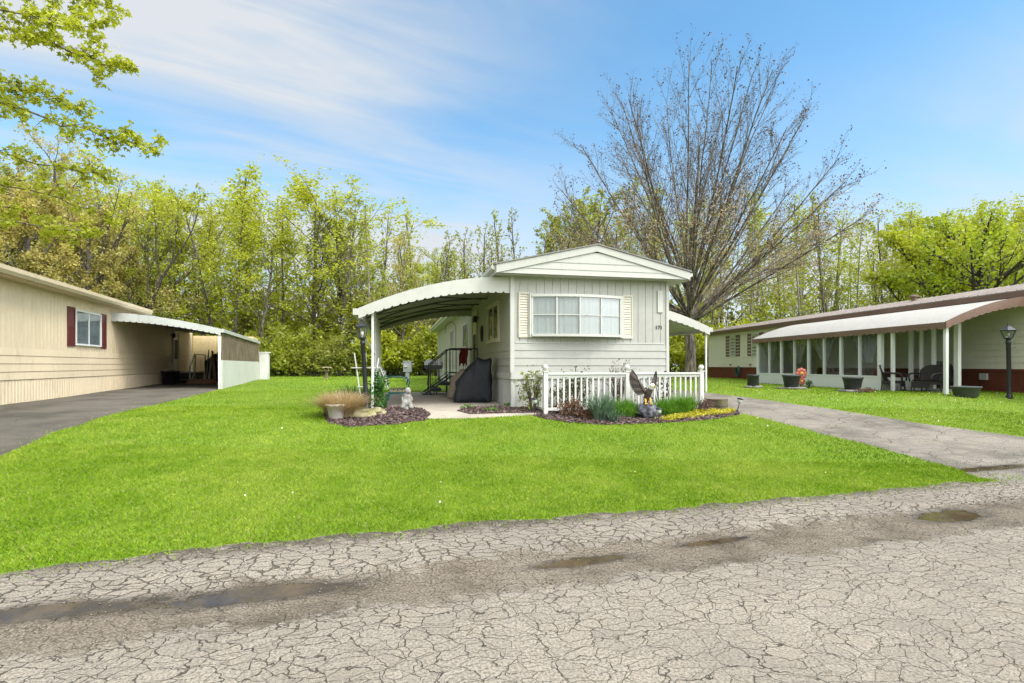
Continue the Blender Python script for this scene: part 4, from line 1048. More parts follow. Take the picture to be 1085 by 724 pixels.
gp_ = at(501.5, 14.25); bc = cover('covered_grill', 'black fabric cover with sloping top draped over a grill against the white skirting', 'grill cover', gp_, MH[1] - R(8), dense([(-.52,0),(.48,0),(.49,.55),(.48,1.05),(.45,1.17),(.30,1.13),(.12,1.18),(.02,1.10),(-.20,.86),(-.40,.62),(-.46,.52),(-.48,.3)]), .72, M_bcov, 3)
tp_ = at(486.5, 15.6); cover('covered_chair', 'tan fabric cover over a patio chair between the steps and the black grill cover', 'chair cover', tp_, MH[1], dense([(-.34,0),(.36,0),(.40,.5),(.34,.80),(.06,.86),(-.22,.58),(-.28,.3)]), .6, M_tcov, 8)
# small leftovers on the patio
pv = at(497.5, 15.0); m = MB(); m.lathe([(.10,0),(.13,.02),(.15,.2),(.16,.22),(.145,.22),(.13,.18)], n=14); pq = m.build('plastic_pot', plain('grey_plastic', (.35,.36,.36), .5, .05, 2), None, True); pq.location = frame(MH, -.42, 4.7); tag(pq, 'small grey plastic pot beside the porch steps', 'pot')

# ---- shepherd's hook and garden behind the steps
sh = thing('shepherd_hook', 'tall black shepherd hook standing behind the porch steps', 'garden hook', at(483, 20.0))
m = MB(); m.tube([(0,0,0),(0,0,2.35)] + [(-.19 + .19*math.cos(a), 0, 2.35 + .19*math.sin(a)) for a in [PI*k/10 for k in range(1, 11)]] + [(-.38,0,2.22),(-.42,0,2.15),(-.46,0,2.18)], .011, 6); m.build('rod', M_black, sh)
# ---- red/green chair-ish items behind the steps: grey grill with lid, pot
gr = thing('kettle_barbecue', 'grey lidded barbecue on thin legs at the back corner of the home', 'barbecue', at(459.5, 24.5))
m = MB()
for x, y in ((-.25,-.18),(.25,-.18),(-.25,.18),(.25,.18)): m.bar((x, y, 0), (x*.9, y*.9, .75), .035)
m.build('stand', M_black, gr)
m = MB(); m.slab([(-.36,-.26,.72),(.36,-.26,.72),(.40,-.26,.9),(-.40,-.26,.9)], (0,.52,0)); m.build('firebox', M_black, gr)
m = MB(); m.slab([(-.40,-.27,.905),(.40,-.27,.905),(.37,-.27,1.06),(.25,-.27,1.15),(-.25,-.27,1.15),(-.37,-.27,1.06)], (0,.54,0)); m.bar((-.2,-.31,1.0),(.2,-.31,1.0),.03); m.build('lid', plain('grey_lid', (.25,.25,.25), .4, .1, 2), gr)

# ---- electricity pedestal and bird feeder at the wood edge
um = thing('utility_pedestal', 'grey utility meter pedestal on the lawn behind the bench', 'utility box', at(432, 29.0))
m = MB(); m.box(-.13,.13,-.1,.1,-.05,.55); m.build('post', plain('grey_box', (.30,.31,.31), .5, .05, 2), um)
m = MB(); m.box(-.28,.28,-.14,.14,.55,1.15); m.box(-.33,.33,-.17,.17,1.15,1.19); m.build('box', plain('grey_box_light', (.30,.31,.31), .5, .05, 2), um)
m = MB(); m.lathe([(.11,0),(.11,.05)], (-.1,-.16,.85), 10); m.lathe([(.05,0),(.05,.05)], (.36,0,1.0), 8); m.lathe([(.05,0),(.05,.05)], (-.38,0,1.0), 8); m.build('meter', M_white, um); um.scale = (.78,.78,.92)
bf = thing('bird_feeder', 'weathered flat-topped bird feeder standing at the edge of the woods', 'bird feeder', at(346, 33))
m = MB(); m.lathe([(.22,0),(.16,.1),(.13,.5),(.2,.58)], n=10); m.build('pillar', M_woodgrey, bf)
m = MB(); m.box(-.26,.26,-.22,.22,.58,.64); m.build('tray', M_woodgrey, bf)
m = MB(); m.box(-.36,.36,-.3,.3,.86,.92); m.bar((-.2,0,.64),(-.2,0,.86),.05); m.bar((.2,0,.64),(.2,0,.86),.05); m.build('flat_roof', plain('pale_board', (.45,.36,.24), .8, .1, 2), bf)

bf.scale = (.65, .65, .8)
# ---- white picket fence in front of the bed
M_fence = plain('fence_white_paint', (.60,.59,.535), .45, .03, 1.5, stain=(.5,.47,.38), stain_amt=.3)
f0 = at(578, 11.6); fx = thing('picket_fence', 'low white vinyl fence with ball-topped posts along the flower bed', 'fence', f0, MH[1])
FLN = 3.72; 
def zf(x): return H(*(f0 + Vector((math.cos(MH[1])*x, math.sin(MH[1])*x, 0)))[:2]) - f0.z
for x in (0, FLN/2 + .03, FLN):
    m = MB(); m.box(x-.045, x+.045, -.045, .045, zf(x)-.1, .90); m.box(x-.06, x+.06, -.06, .06, .90, .925); m.build('post', M_fence, fx)
    m = MB(); m.lathe([(.02,.925),(.028,.94),(.055,.965),(.063,.995),(.055,1.03),(.03,1.052),(.005,1.057)], (x,0,0), 12); m.build('post_ball', M_fence, fx, True)
sec = [(0.045, FLN/2 - .015), (FLN/2 + .075, FLN - .045)]
for a, b in sec:
    m = MB(); m.box(a, b, -.055, .055, .845, .885); m.box(a, b, -.022, .022, .785, .844); m.build('top_rail', M_fence, fx)
    m = MB(); m.box(a, b, -.025, .025, .07, .13); m.build('bottom_rail', M_fence, fx)
    n = 13
    for i in range(n):
        x = a + (b - a) * (i + .75) / (n + .5); m = MB(); m.box(x-.017, x+.017, -.017, .017, .131, .784); m.build('baluster', M_fence, fx)
# short return towards the home
m = MB(); ry1 = .95
m.box(-.04, .04, .05, ry1, .785, .84); m.box(-.02,.02,.05,ry1,.07,.12); m.build('top_rail', M_fence, fx)
for i in range(5): m = MB(); y = .2 + i * .15; m.box(-.017,.017,y-.017,y+.017,.121,.784); m.build('baluster', M_fence, fx)

# ---- eagle statue
M_feath = None
def feather_mat():
    t = NT('painted_feathers'); c = t.coord('Object'); n = t.noise(t.mapping(c, (7,7,22)), 2.2, 4); g = t.n.new('ShaderNodeNewGeometry')
    f = t.math('ADD', t.math('MULTIPLY', n, .7), t.math('MULTIPLY', g.outputs['Random Per Island'], .45))
    col = t.mix(t.smooth(f, .45, .85), (.016,.010,.007), (.12,.08,.052)); t.link(col, t.bsdf.inputs['Base Color']); t.bsdf.inputs['Roughness'].default_value = .5; return t.mat
M_feath = feather_mat()
M_eye = plain('eagle_head_white', (.72,.68,.55), .5, .06, 6); M_yel = plain('eagle_yellow', (.45,.27,.05), .5, .1, 6)
M_rock = plain('dark_grey_rock', (.075,.075,.09), .6, .6, 5, .9, 12, stain=(.26,.26,.28), stain_amt=.6)
ep = ground(686, 443); eg = thing('eagle_statue', 'painted eagle statue with raised brown wings on a dark rock in the flower bed', 'statue', ep)
m = MB(); m.blob((0,0,.13), (.22,.17,.19), .35, 4, 4, 2.6, -.14); m.build('rock', M_rock, eg, True)
body = [(0.0,.02,.46),(.02,.0,.54),(.05,-.02,.60),(.075,-.05,.655),(-.02,.03,.38),(-.05,.06,.28)]
skin_body('body', M_feath, eg, body, [(0,1),(1,2),(2,3),(0,4),(4,5)], [.080,.082,.065,.045,.055,.035])
m = MB(); m.blob((.085,-.065,.685), (.060,.062,.055), .06, 3, 2); m.blob((.07,-.045,.645), (.058,.058,.05), .08, 3, 3); m.build('head', M_eye, eg, True)
m = MB(); m.tube([(.118,-.105,.683),(.142,-.128,.672),(.150,-.136,.650)], [.022,.016,.003], 8); m.build('beak', M_yel, eg, True)
m = MB()
for sx in (-1, 1): m.blob((.085 + sx*.030 + .02, -.065 - .035 + (.01 if sx > 0 else -.012), .70), (.009,.009,.009), 0, 1)
m.build('eye', M_black, eg, True)
m = MB()
for x in (-.05, .055):
    m.tube([(x*.8,.0,.42),(x,-.04,.34),(x,-.06,.31)], [.035,.022,.018], 8)
    for k in (-1,0,1): m.tube([(x,-.06,.31),(x+.02*k,-.10,.312),(x+.03*k,-.125,.295)], [.015,.012,.005], 6)
m.build('talon', M_yel, eg, True)
m = MB()
for k in range(7):
    a = (k - 3) * .13; p = Vector((-.03,.06,.33)); d = Vector((math.sin(a)*.9 - .15, .55, -.75)).normalized(); m.slab([p, p + d*.1 + Vector((.018,0,0)), p + d*.24 + Vector((.012,0,0)), p + d*.26, p + d*.24 - Vector((.012,0,0)), p + d*.1 - Vector((.018,0,0))], (0,.008,.004*k))
m.build('tail', M_feath, eg)
def wing(root, tip, side, spread):
    """arm from root to tip; feathers leave it like a half-open fan towards side, in three overlapping rows"""
    m = MB(); R_, T = Vector(root), Vector(tip); dr = (T - R_).normalized(); sd_ = Vector(side); sd_ = (sd_ - dr * sd_.dot(dr)).normalized(); nrm = dr.cross(sd_).normalized(); Ln = (T - R_).length
    m.tube([R_, R_.lerp(T, .35), R_.lerp(T, .62)], [.045, .034, .016], 8)
    for layer, (f0, f1, cnt, wd) in enumerate(((.40,.46,13,.030),(.26,.30,13,.030),(.15,.17,12,.030))):
        for i in range(cnt):
            u = i / (cnt - 1); p = R_.lerp(T, .04 + .50 * u); an = R(spread) * (1 - u) ** .8 + R(3)
            d = (dr * math.cos(an) + sd_ * math.sin(an)).normalized(); ln_ = Ln * (f0 * (.55 + .5 * math.sin(PI * (.15 + .6*u))) + (.06 if layer == 0 else 0) * u); s_ = d.cross(nrm).normalized(); o = nrm * (.008 - .009 * layer + .002 * (i % 2))
            m.slab([p + o - s_*wd*.5, p + o + d*ln_*.5 - s_*wd, p + o + d*ln_*.88 - s_*wd*.7, p + o + d*ln_, p + o + d*ln_*.88 + s_*wd*.7, p + o + d*ln_*.5 + s_*wd, p + o + s_*wd*.5], nrm * .006)
    return m
wing((-.03,.03,.52), (-.315,.12,1.06), (-1,.1,-.35), 74).build('wing', M_feath, eg)
wing((.06,.04,.54), (.245,.17,1.03), (.7,.5,-.6), 40).build('wing', M_feath, eg)

# ---- bench
M_green = plain('dark_green_iron', (.012,.055,.05), .45, .2, 4); M_slat = plain('bench_slat_wood', (.22,.18,.12), .7, .25, 3, .3, 40); M_iron = plain('pale_worn_iron', (.42,.44,.38), .6, .25, 5)
bp_ = ground(421, 430.5); be = thing('garden_bench', 'green iron garden bench with dark wood slats at the left of the patio', 'bench', bp_, MH[1])
BL = 1.8
for k in range(5):
    m = MB(); x = -.19 + .105 * k; m.box(x, x + .085, 0.02, BL - .02, .345, .37); m.build('seat_slat', M_slat, be)
for k in range(4):
    m = MB(); z = .55 + .09 * k; x = -.25 - .05 * k; m.slab([(x, .02, z), (x + .025, .02, z), (x - .010, .02, z + .07), (x - .035, .02, z + .07)], (0, BL - .04, 0)); m.build('back_slat', M_slat, be)
for y in (0.0, BL - .035):
    m = MB(); m.slab([(.27,y,.30),(-.22,y,.28),(-.22,y,.335),(.30,y,.34)], (0,.03,0))
    m.bar((-.17,y+.015,.30),(-.33,y+.015,-.02),.06,.045); m.bar((.24,y+.015,.31),(.34,y+.015,-.02),.06,.045)
    m.build('leg', M_green, be)
    m = MB(); m.tube([(-.22,y+.015,.42),(-.28,y+.015,.62),(-.40,y+.015,.92),(-.44,y+.015,.95)], .02, 6)
    for k in range(3): c = Vector((-.26 - .045*k, y+.015, .52 + .13*k)); m.tube([c + Vector((.06*math.cos(a), 0, .06*math.sin(a))) for a in [2*PI*i/10 for i in range(11)]], .011, 5)
    m.build('back_frame', M_iron, be)
    m = MB(); m.tube([(-.30,y+.015,.66),(-.10,y+.015,.70),(.14,y+.015,.69),(.27,y+.015,.64),(.29,y+.015,.58),(.25,y+.015,.44)], .018, 6); m.build('armrest', M_green, be)

# ---- seated statue, weathered white
M_stone = plain('weathered_white_stone', (.25,.24,.21), .8, .3, 9, .5, 30, stain=(.10,.10,.085), stain_amt=.85)
sp_ = ground(431, 434); sa = thing('garden_statue', 'weathered white stone statue of a seated hooded figure beside the bench', 'statue', sp_, R(14))
skin_body('figure', M_stone, sa, [(0,0,.16),(0,-.01,.28),(.005,-.02,.37),(.02,-.05,.45),(.09,-.10,.13),(.11,-.17,.02),(-.09,-.10,.13),(-.13,-.15,.02),(.115,-.03,.30),(.12,-.11,.21),(-.105,-.02,.30),(-.11,-.11,.20)],
          [(0,1),(1,2),(2,3),(0,4),(4,5),(0,6),(6,7),(2,8),(8,9),(2,10),(10,11)], [(.125,.11),(.10,.09),(.065,.06),(.075,.08),.07,.06,.07,.06,.045,.035,.045,.035])
m = MB(); m.blob((.025,-.06,.475), (.085,.085,.095), .12, 3, 6); m.build('hood', M_stone, sa, True)
m = MB(); m.lathe([(.19,-.04),(.20,.02),(.17,.05),(.14,.12)], n=16, sx=1, sy=.85); m.build('base', M_stone, sa, True)
m = MB(); m.blob((.055,-.118,.475), (.035,.022,.045), .1, 3, 1); m.build('face', plain('stone_face', (.33,.31,.27), .8, .2, 8), sa, True)  # face in a plain stone tone, without the dark stains of the body

sa.scale = (.86, .86, .88)
# ---- mossy rock, pot of dry grass, pot on block
M_moss = plain('mossy_stone', (.27,.23,.13), .9, .35, 3, .8, 12, stain=(.17,.19,.035), stain_amt=.9)
rk = ground(375, 441.5); m = MB(); m.blob((0,0,.06), (.42,.2,.13), .4, 4, 11, 1.8, -.1); o = m.build('mossy_rock', M_moss, None, True); o.location = rk; o.rotation_euler = (0,0,.1); tag(o, 'long mossy tan rock edging the left bed beside the dry grass pot', 'rock')
rk = ground(396, 439); m = MB(); m.blob((0,0,.04), (.26,.15,.10), .4, 4, 14, 1.8, -.08); o = m.build('edging_rock', M_moss, None, True); o.location = rk; tag(o, 'smaller mossy rock between the long rock and the white statue', 'rock')
def blades(n, r0, hgt, spread, wid, seed, droop=.5, seg=4):
    g = np.random.default_rng(seed); vs = []; fs = []
    for i in range(n):
        a = g.uniform(0, 2*PI); rr = r0 * math.sqrt(g.random()); x, y = rr*math.cos(a), rr*math.sin(a); h = hgt * g.uniform(.6, 1.1); a2 = a + g.normal(0, .5); sp = spread * g.uniform(.2, 1.1)
        px_, py_ = -math.sin(a2), math.cos(a2); o = len(vs)
        for k in range(seg + 1):
            u = k / seg; q = sp * u ** 1.6; z = h * (u - droop * sp / max(hgt, .01) * .5 * u ** 3); w_ = wid * (1 - u ** 2 * .92) * (.5 + u if u < .5 else 1)
            cx2, cy2 = x + math.cos(a2)*q, y + math.sin(a2)*q
            vs += [(cx2 - px_*w_, cy2 - py_*w_, z), (cx2 + px_*w_, cy2 + py_*w_, z)]
        for k in range(seg): fs.append((o+2*k, o+2*k+1, o+2*k+3, o+2*k+2))
    return vs, fs
pg_ = ground(356, 444); pt = thing('flower_pot', 'white planter pot at the far left corner of the left bed', 'pot', pg_)
m = MB(); m.lathe([(.12,0),(.13,.01),(.175,.25),(.195,.255),(.195,.295),(.175,.295),(.165,.24)], n=20); m.build('pot', plain('old_white_plastic', (.58,.53,.46), .6, .06, 2, stain=(.35,.28,.2), stain_amt=.4), pt, True)
m = MB(); m.lathe([(.01,.235),(.168,.238)], n=16); m.build('soil', M_mulch, pt)
dg = thing('dry_grass', 'mound of drooping straw-coloured ornamental grass around the white pot', 'grass clump', pg_ + Vector((0.02,.26,0)))
v_, f_ = blades(2600, .26, .62, .62, .0042, 4, .75); np_mesh('blades', v_, f_, leafmat('straw_blades', [(.26,.175,.085),(.50,.36,.20),(.66,.52,.32)], .3), dg)

# ---- trellis, ivy, iris clump
tr_ = at(388.5, 12.25); tl = thing('trellis', 'white fan trellis leaning beside the left lamp post', 'trellis', tr_, MH[1])
m = MB()
for dx in (-.27,-.02,.27): m.bar((dx*.25 - .02, 0, -.05), (dx, .02, 1.15 + .12*(dx < 0)), .026, .02)
m.build('upright', M_fence, tl); m = MB(); m.bar((-.33,-.02,.93),(.28,-.02,.93),.03,.02); m.bar((-.20,-.02,.5),(.18,-.02,.5),.026,.02); m.build('crossbar', M_fence, tl)

def leaf_cloud(centers, size, seed, flat=0.0, shape='diamond', jit=.0):
    """one small leaf per centre; returns verts, faces"""
    g = np.random.default_rng(seed); C = np.asarray(centers, float); n = len(C); C = C + g.normal(0, 1, (n, 3)) * jit
    a = g.normal(0, 1, (n, 3)); a[:, 2] *= (1 - flat); a /= np.linalg.norm(a, axis=1, keepdims=True) + 1e-9
    r = g.normal(0, 1, (n, 3)); r[:, 2] *= (1 - flat); b = np.cross(a, r); b = np.cross(b, a) if flat > .5 else b; b /= np.linalg.norm(b, axis=1, keepdims=True) + 1e-9
    s = (size * (.6 + .8 * g.random(n)))[:, None]
    if shape == 'diamond':
        P = [C - a*s, C + b*s*.5 - a*s*.1, C + a*s, C - b*s*.5 - a*s*.1]
    elif shape == 'quad':
        P = [C - a*s - b*s*.55, C + a*s*.8 - b*s*.7, C + a*s + b*s*.6, C - a*s*.7 + b*s*.75]
    V = np.stack(P, 1).reshape(-1, 3); Fc = np.arange(n)[:, None] * 4 + np.arange(4)[None]
    return V, Fc
def bush(name, label, cat, loc, rx, ry_, h, n, leaf, mat, seed, stems=8, shape='dome', group=None, stemmat=None, hollow=.35, parent_rz=0):
    t = thing(name, label, cat, loc, parent_rz, group); g = np.random.default_rng(seed); m = MB(); tips = []
    for k in range(stems):
        a = 2*PI*k/stems + g.uniform(-.4,.4); q = g.uniform(.35, .95); e = Vector((math.cos(a)*rx*q, math.sin(a)*ry_*q, h*g.uniform(.55,.98) * math.sqrt(max(.1, 1 - q*q*.6)))); mid_ = e*.5 + Vector((0,0,h*.12)); m.tube([(math.cos(a)*rx*.08, math.sin(a)*ry_*.08, -.03), mid_, e], [.012 + h*.006, .008 + h*.003, .003], 5, False)
        tips += [mid_.lerp(e, f) for f in (.3,.6,.9)]
        for j in range(3):
            p = mid_.lerp(e, g.uniform(.1,.8)); q2 = p + Vector((g.normal(0,.25)*rx, g.normal(0,.25)*ry_, abs(g.normal(.12,.12))*h)); m.tube([p, q2], [.005,.002], 4, False); tips.append(q2)
    m.build('stems', stemmat or M_bark, t)
    u = g.normal(0, 1, (n, 3)); u /= np.linalg.norm(u, axis=1, keepdims=True); u[:, 2] = np.abs(u[:, 2]) if shape == 'dome' else u[:, 2]
    rr = (hollow + (1 - hollow) * g.random(n) ** .6)[:, None]; u = u * rr
    lump = np.array([1 + .38 * noise.noise(Vector((float(p[0])*2.3 + seed, float(p[1])*2.3, float(p[2])*2.3))) for p in u])[:, None]
    C = u * lump * np.array([rx, ry_, h if shape == 'dome' else h/2]); C[:, 2] += (.02 if shape == 'dome' else h/2)
    if tips:
        T = np.array([tuple(p) for p in tips]); k = int(n * .45); C[:k] = T[g.integers(0, len(T), k)] + g.normal(0, 1, (k, 3)) * np.array([rx, ry_, h]) * .11
    C[:, 2] = np.maximum(C[:, 2], .01)
    V, Fc = leaf_cloud(C, leaf, seed); np_mesh('foliage', V, Fc, mat, t); return t

M_bark = plain('shrub_bark', (.10,.075,.055), .85, .25, 4)
LG_mid = leafmat('mid_green_leaves', [(.025,.075,.012),(.06,.16,.02),(.12,.26,.035)], .3)
LG_lime = leafmat('fresh_green_leaves', [(.05,.14,.012),(.10,.25,.018),(.19,.36,.04)], .35)
LG_yel = leafmat('yellow_leaves', [(.25,.24,.015),(.45,.40,.025),(.60,.54,.06)], .3)
LG_yg = leafmat('yellow_green_leaves', [(.10,.13,.02),(.20,.23,.035),(.33,.35,.07)], .35)
LG_red = leafmat('reddish_leaves', [(.07,.03,.02),(.16,.075,.045),(.26,.15,.07)], .3)
LG_pur = leafmat('purple_heath_leaves', [(.07,.035,.035),(.15,.085,.08),(.25,.17,.13)], .3)
LG_blue = leafmat('blue_green_blades', [(.045,.085,.05),(.10,.17,.10),(.20,.28,.19)], .25)
LG_dk = leafmat('dark_leaves', [(.016,.045,.010),(.035,.085,.018),(.07,.14,.03)], .25)
LG_pale = leafmat('pale_grey_twig_leaves', [(.16,.13,.10),(.28,.24,.19),(.42,.38,.32)], .2)

bush('climbing_shrub', 'leafy green climber growing up beside the trellis next to the bench', 'shrub', at(400.5, 12.2), .22, .24, .86, 900, .038, leafmat('ivy_leaves', [(.02,.07,.01),(.055,.17,.02),(.12,.28,.04)], .3), 21)
ir = thing('iris_clump', 'tall green iris leaves behind the long mossy rock', 'plant', at(374, 12.6)); v_, f_ = blades(260, .28, .55, .30, .011, 9, .4); np_mesh('blades', v_, f_, LG_mid, ir)
ir = thing('iris_clump', 'green iris leaves between the trellis foot and the bench leg', 'plant', at(384.5, 12.2)); v_, f_ = blades(120, .14, .42, .22, .010, 10, .4); np_mesh('blades', v_, f_, LG_mid, ir)

# ---- planting round the fence
bush('leafy_shrub', 'loose yellow-green shrub at the left end of the white fence', 'shrub', at(565, 12.05), .40, .32, .98, 520, .035, LG_yg, 31, 12, hollow=.2)
bush('boxwood_hedge', 'dark green shrub growing behind the left half of the white fence', 'shrub', at(607, 12.45), .62, .26, .86, 900, .035, leafmat('olive_hedge', [(.03,.05,.012),(.08,.10,.02),(.18,.19,.045)], .3), 33, 14, hollow=.2)
bush('bare_twig_shrub', 'pale twiggy shrub rising above the middle of the white fence', 'shrub', at(655, 12.75), .46, .28, 1.18, 330, .03, LG_pale, 35, 20, hollow=.2)
bush('dark_leaf_shrub', 'small dark-leaved shrub behind the fence at the right of the eagle', 'shrub', at(700, 12.9), .42, .22, .95, 160, .04, leafmat('plum_leaves', [(.02,.014,.014),(.05,.032,.03),(.09,.06,.05)], .2), 36, 12, hollow=.2)
bush('reddish_shrub', 'low reddish-brown plant at the left end of the flower bed', 'plant', ground(606, 441), .30, .24, .34, 620, .026, LG_red, 37, 9)
bush('reddish_shrub', 'bronze low plant between the reddish shrub and the blue-green iris', 'plant', ground(620, 444), .20, .18, .22, 340, .024, LG_red, 38, 7)
ib = thing('blue_iris_clump', 'arching blue-green iris leaves in front of the white fence', 'plant', ground(636, 444.5)); v_, f_ = blades(230, .20, .62, .42, .012, 12, .75); np_mesh('blades', v_, f_, LG_blue, ib)
ib = thing('blue_iris_clump', 'small sprawling blue-green iris tuft at the bed edge left of the round green bush', 'plant', ground(650, 447)); v_, f_ = blades(70, .10, .34, .34, .010, 13, .9); np_mesh('blades', v_, f_, LG_blue, ib)
def mound(label, px_, py_, rx, ry2, h, seed):
    t = thing('green_mound_plant', label, 'plant', ground(px_, py_)); v_, f_ = blades(1500, rx*.8, h*1.05, rx*.55, .0065, seed, .5, 3); v_ = np.array(v_); v_[:, 1] *= ry2 / rx
    r = np.sqrt((v_[:, 0]/rx)**2 + (v_[:, 1]/ry2)**2); v_[:, 2] *= np.clip(1.05 - .5*r**2, .25, 1); np_mesh('foliage', v_, f_, LG_lime, t); return t
mound('round bright green mound plant just left of the eagle statue', 660, 440.5, .42, .32, .44, 41)
mound('round bright green mound plant just right of the eagle statue', 707, 440, .42, .30, .44, 42)
dl_ = thing('daylily_clump', 'upright yellow-green daylily leaves beside the right green mound', 'plant', ground(726, 440)); v_, f_ = blades(260, .17, .52, .28, .011, 43, .5); np_mesh('blades', v_, f_, LG_lime, dl_)
bush('purple_heath', 'dusky purple heath plant at the foot of the right fence post', 'plant', ground(747, 438.5), .22, .17, .34, 620, .020, LG_pur, 44, 9)
ycp = []
g = np.random.default_rng(6); pa, pb, pc = ground(706, 446.5), ground(742, 441), ground(776, 437.5)
for i in range(3600):
    u = g.random(); p = pa.lerp(pb, u*2) if u < .5 else pb.lerp(pc, u*2-1); wd = .10 + .22*math.sin(PI*u)**.7; x = p.x + g.normal(0,.06); y = p.y + g.uniform(-.35, 1)*wd; k = max(0, noise.noise(Vector((x*3, y*3, 2)))*.5 + .6)
    ycp.append((x, y, H(x, y) + .015 + .13*k*g.random()**.7))
V, Fc = leaf_cloud(ycp, .022, 50); yo = np_mesh('yellow_groundcover', V, Fc, LG_yel); tag(yo, 'bright yellow creeping groundcover at the right end of the flower bed', 'groundcover', kind='stuff')
for (px_, py_, lab_, sd_) in ((495,433,'tiny green seedling tuft at the left of the small mulch bed',1),(520,436,'low green weeds in the middle of the small mulch bed',2),(540,431,'small green sprout against the white skirting corner',3)):
    bush('small_weed', lab_, 'plant', ground(px_, py_), .16, .10, .09, 120, .02, LG_lime, 60 + sd_, 4)

# ---- solar lights, stump planter
def solar(px_, py_, lab_, h=.30, tilt=0):
    t = thing('solar_light', lab_, 'garden light', ground(px_, py_)); t.rotation_euler = (0, tilt, 0)
    m = MB(); m.lathe([(.008,-.05),(.010,h-.12)], n=8); m.build('stake', M_black, t)
    m = MB(); m.lathe([(.02,h-.12),(.05,h-.10),(.055,h-.03),(.03,h-.02)], n=10); m.build('lens', plain('cloudy_lens', (.4,.42,.4), .3, .1, 4), t, True)
    m = MB(); m.lathe([(.07,h-.025),(.065,h-.005),(.02,h+.01)], n=12); m.build('cap', M_black, t, True); return t
solar(566.5, 440, 'small dark solar stake light at the left tip of the flower bed', .36)
solar(698, 448, 'small solar stake light right of the eagle statue', .30)
solar(781, 437.5, 'leaning black solar stake light at the right tip of the flower bed', .34, .22)
sb = ground(760, 431.5); m = MB(); rr = random.Random(4); t = thing('log_planter', 'short bark-covered log planter standing by the driveway edge', 'planter', sb)
prof = [(.245,0),(.25,.05),(.245,.14),(.25,.20)]; m.lathe(prof, n=26); o = m.build('bark_ring', plain('log_bark', (.10,.088,.045), .9, .45, 5, .9, 22), t)
m = MB(); m.lathe([(.01,.195),(.22,.203)], n=18); m.build('top', plain('log_top', (.17,.13,.085), .85, .3, 6), t)

# ---- right side: planters, chairs, tub, ornament
M_planter = plain('charcoal_planter', (.040,.042,.046), .55, .15, 3, .2, 40)
M_flag = plain('stone_slab_grey', (.17,.155,.14), .85, .3, 3, .6, 20)
def planter(px_, py_, lab_, w_, h_, taper):
    loc = ground(px_, py_); m = MB()
    for k in range(4): a = k*1.7 + px_; m.blob((math.cos(a)*w_*.42, math.sin(a)*w_*.35, .03), (w_*.45, w_*.36, .055), .3, 2, k + px_, 2, -.04)
    o = m.build('stone_base', M_flag, None, True); o.location = loc; tag(o, 'flat grey stones under the ' + lab_, 'stones')
    t = thing('round_planter', lab_, 'planter', loc + Vector((0,0,.075)), RH[1])
    tp, bs = w_*.5, w_*.5*taper; m = MB()
    m.lathe([(bs,0),(bs+.01,.01),(tp-.02,h_-.06),(tp,h_-.055),(tp,h_),(tp-.03,h_),(tp-.04,h_-.06)], n=24); m.build('pot', M_planter, t, True)
    m = MB(); m.lathe([(.01,h_-.07),(tp-.045,h_-.065)], n=16); m.build('soil', M_mulch, t)
    return t
planter(798, 411, 'charcoal round planter nearest the far porch corner', .42, .40, .9)
planter(838.5, 412.5, 'charcoal round planter in front of the red flower ornament', .59, .41, .68)
planter(903.5, 415.5, 'charcoal round planter by the white porch post beside the chairs', .57, .38, .7)
tb = thing('round_tub', 'wide dark grey round tub on the lawn by the right porch post', 'tub', ground(1023.5, 420.5)); m = MB(); m.lathe([(.24,0),(.25,.01),(.315,.24),(.335,.245),(.335,.275),(.305,.275),(.29,.22)], n=26); m.build('tub', plain('dark_grey_tub', (.075,.08,.085), .5, .15, 3), tb, True)
m = MB(); m.lathe([(.01,.215),(.288,.22)], n=16); m.build('soil', M_mulch, tb)
M_wick = None
def wicker():
    t = NT('dark_wicker'); c = t.coord('Object'); v = t.n.new('ShaderNodeTexWave'); v.inputs['Scale'].default_value = 22; v.inputs['Distortion'].default_value = 1.5; t.link(c, v.inputs['Vector'])
    v2 = t.n.new('ShaderNodeTexWave'); v2.bands_direction = 'Z'; v2.inputs['Scale'].default_value = 26; t.link(c, v2.inputs['Vector'])
    f = t.math('MULTIPLY', v.outputs['Fac'], v2.outputs['Fac']); t.link(t.mix(f, (.008,.006,.005), (.05,.035,.028)), t.bsdf.inputs['Base Color']); t.bsdf.inputs['Roughness'].default_value = .55; t.bump(f, .6, .01); return t.mat
M_wick = wicker()
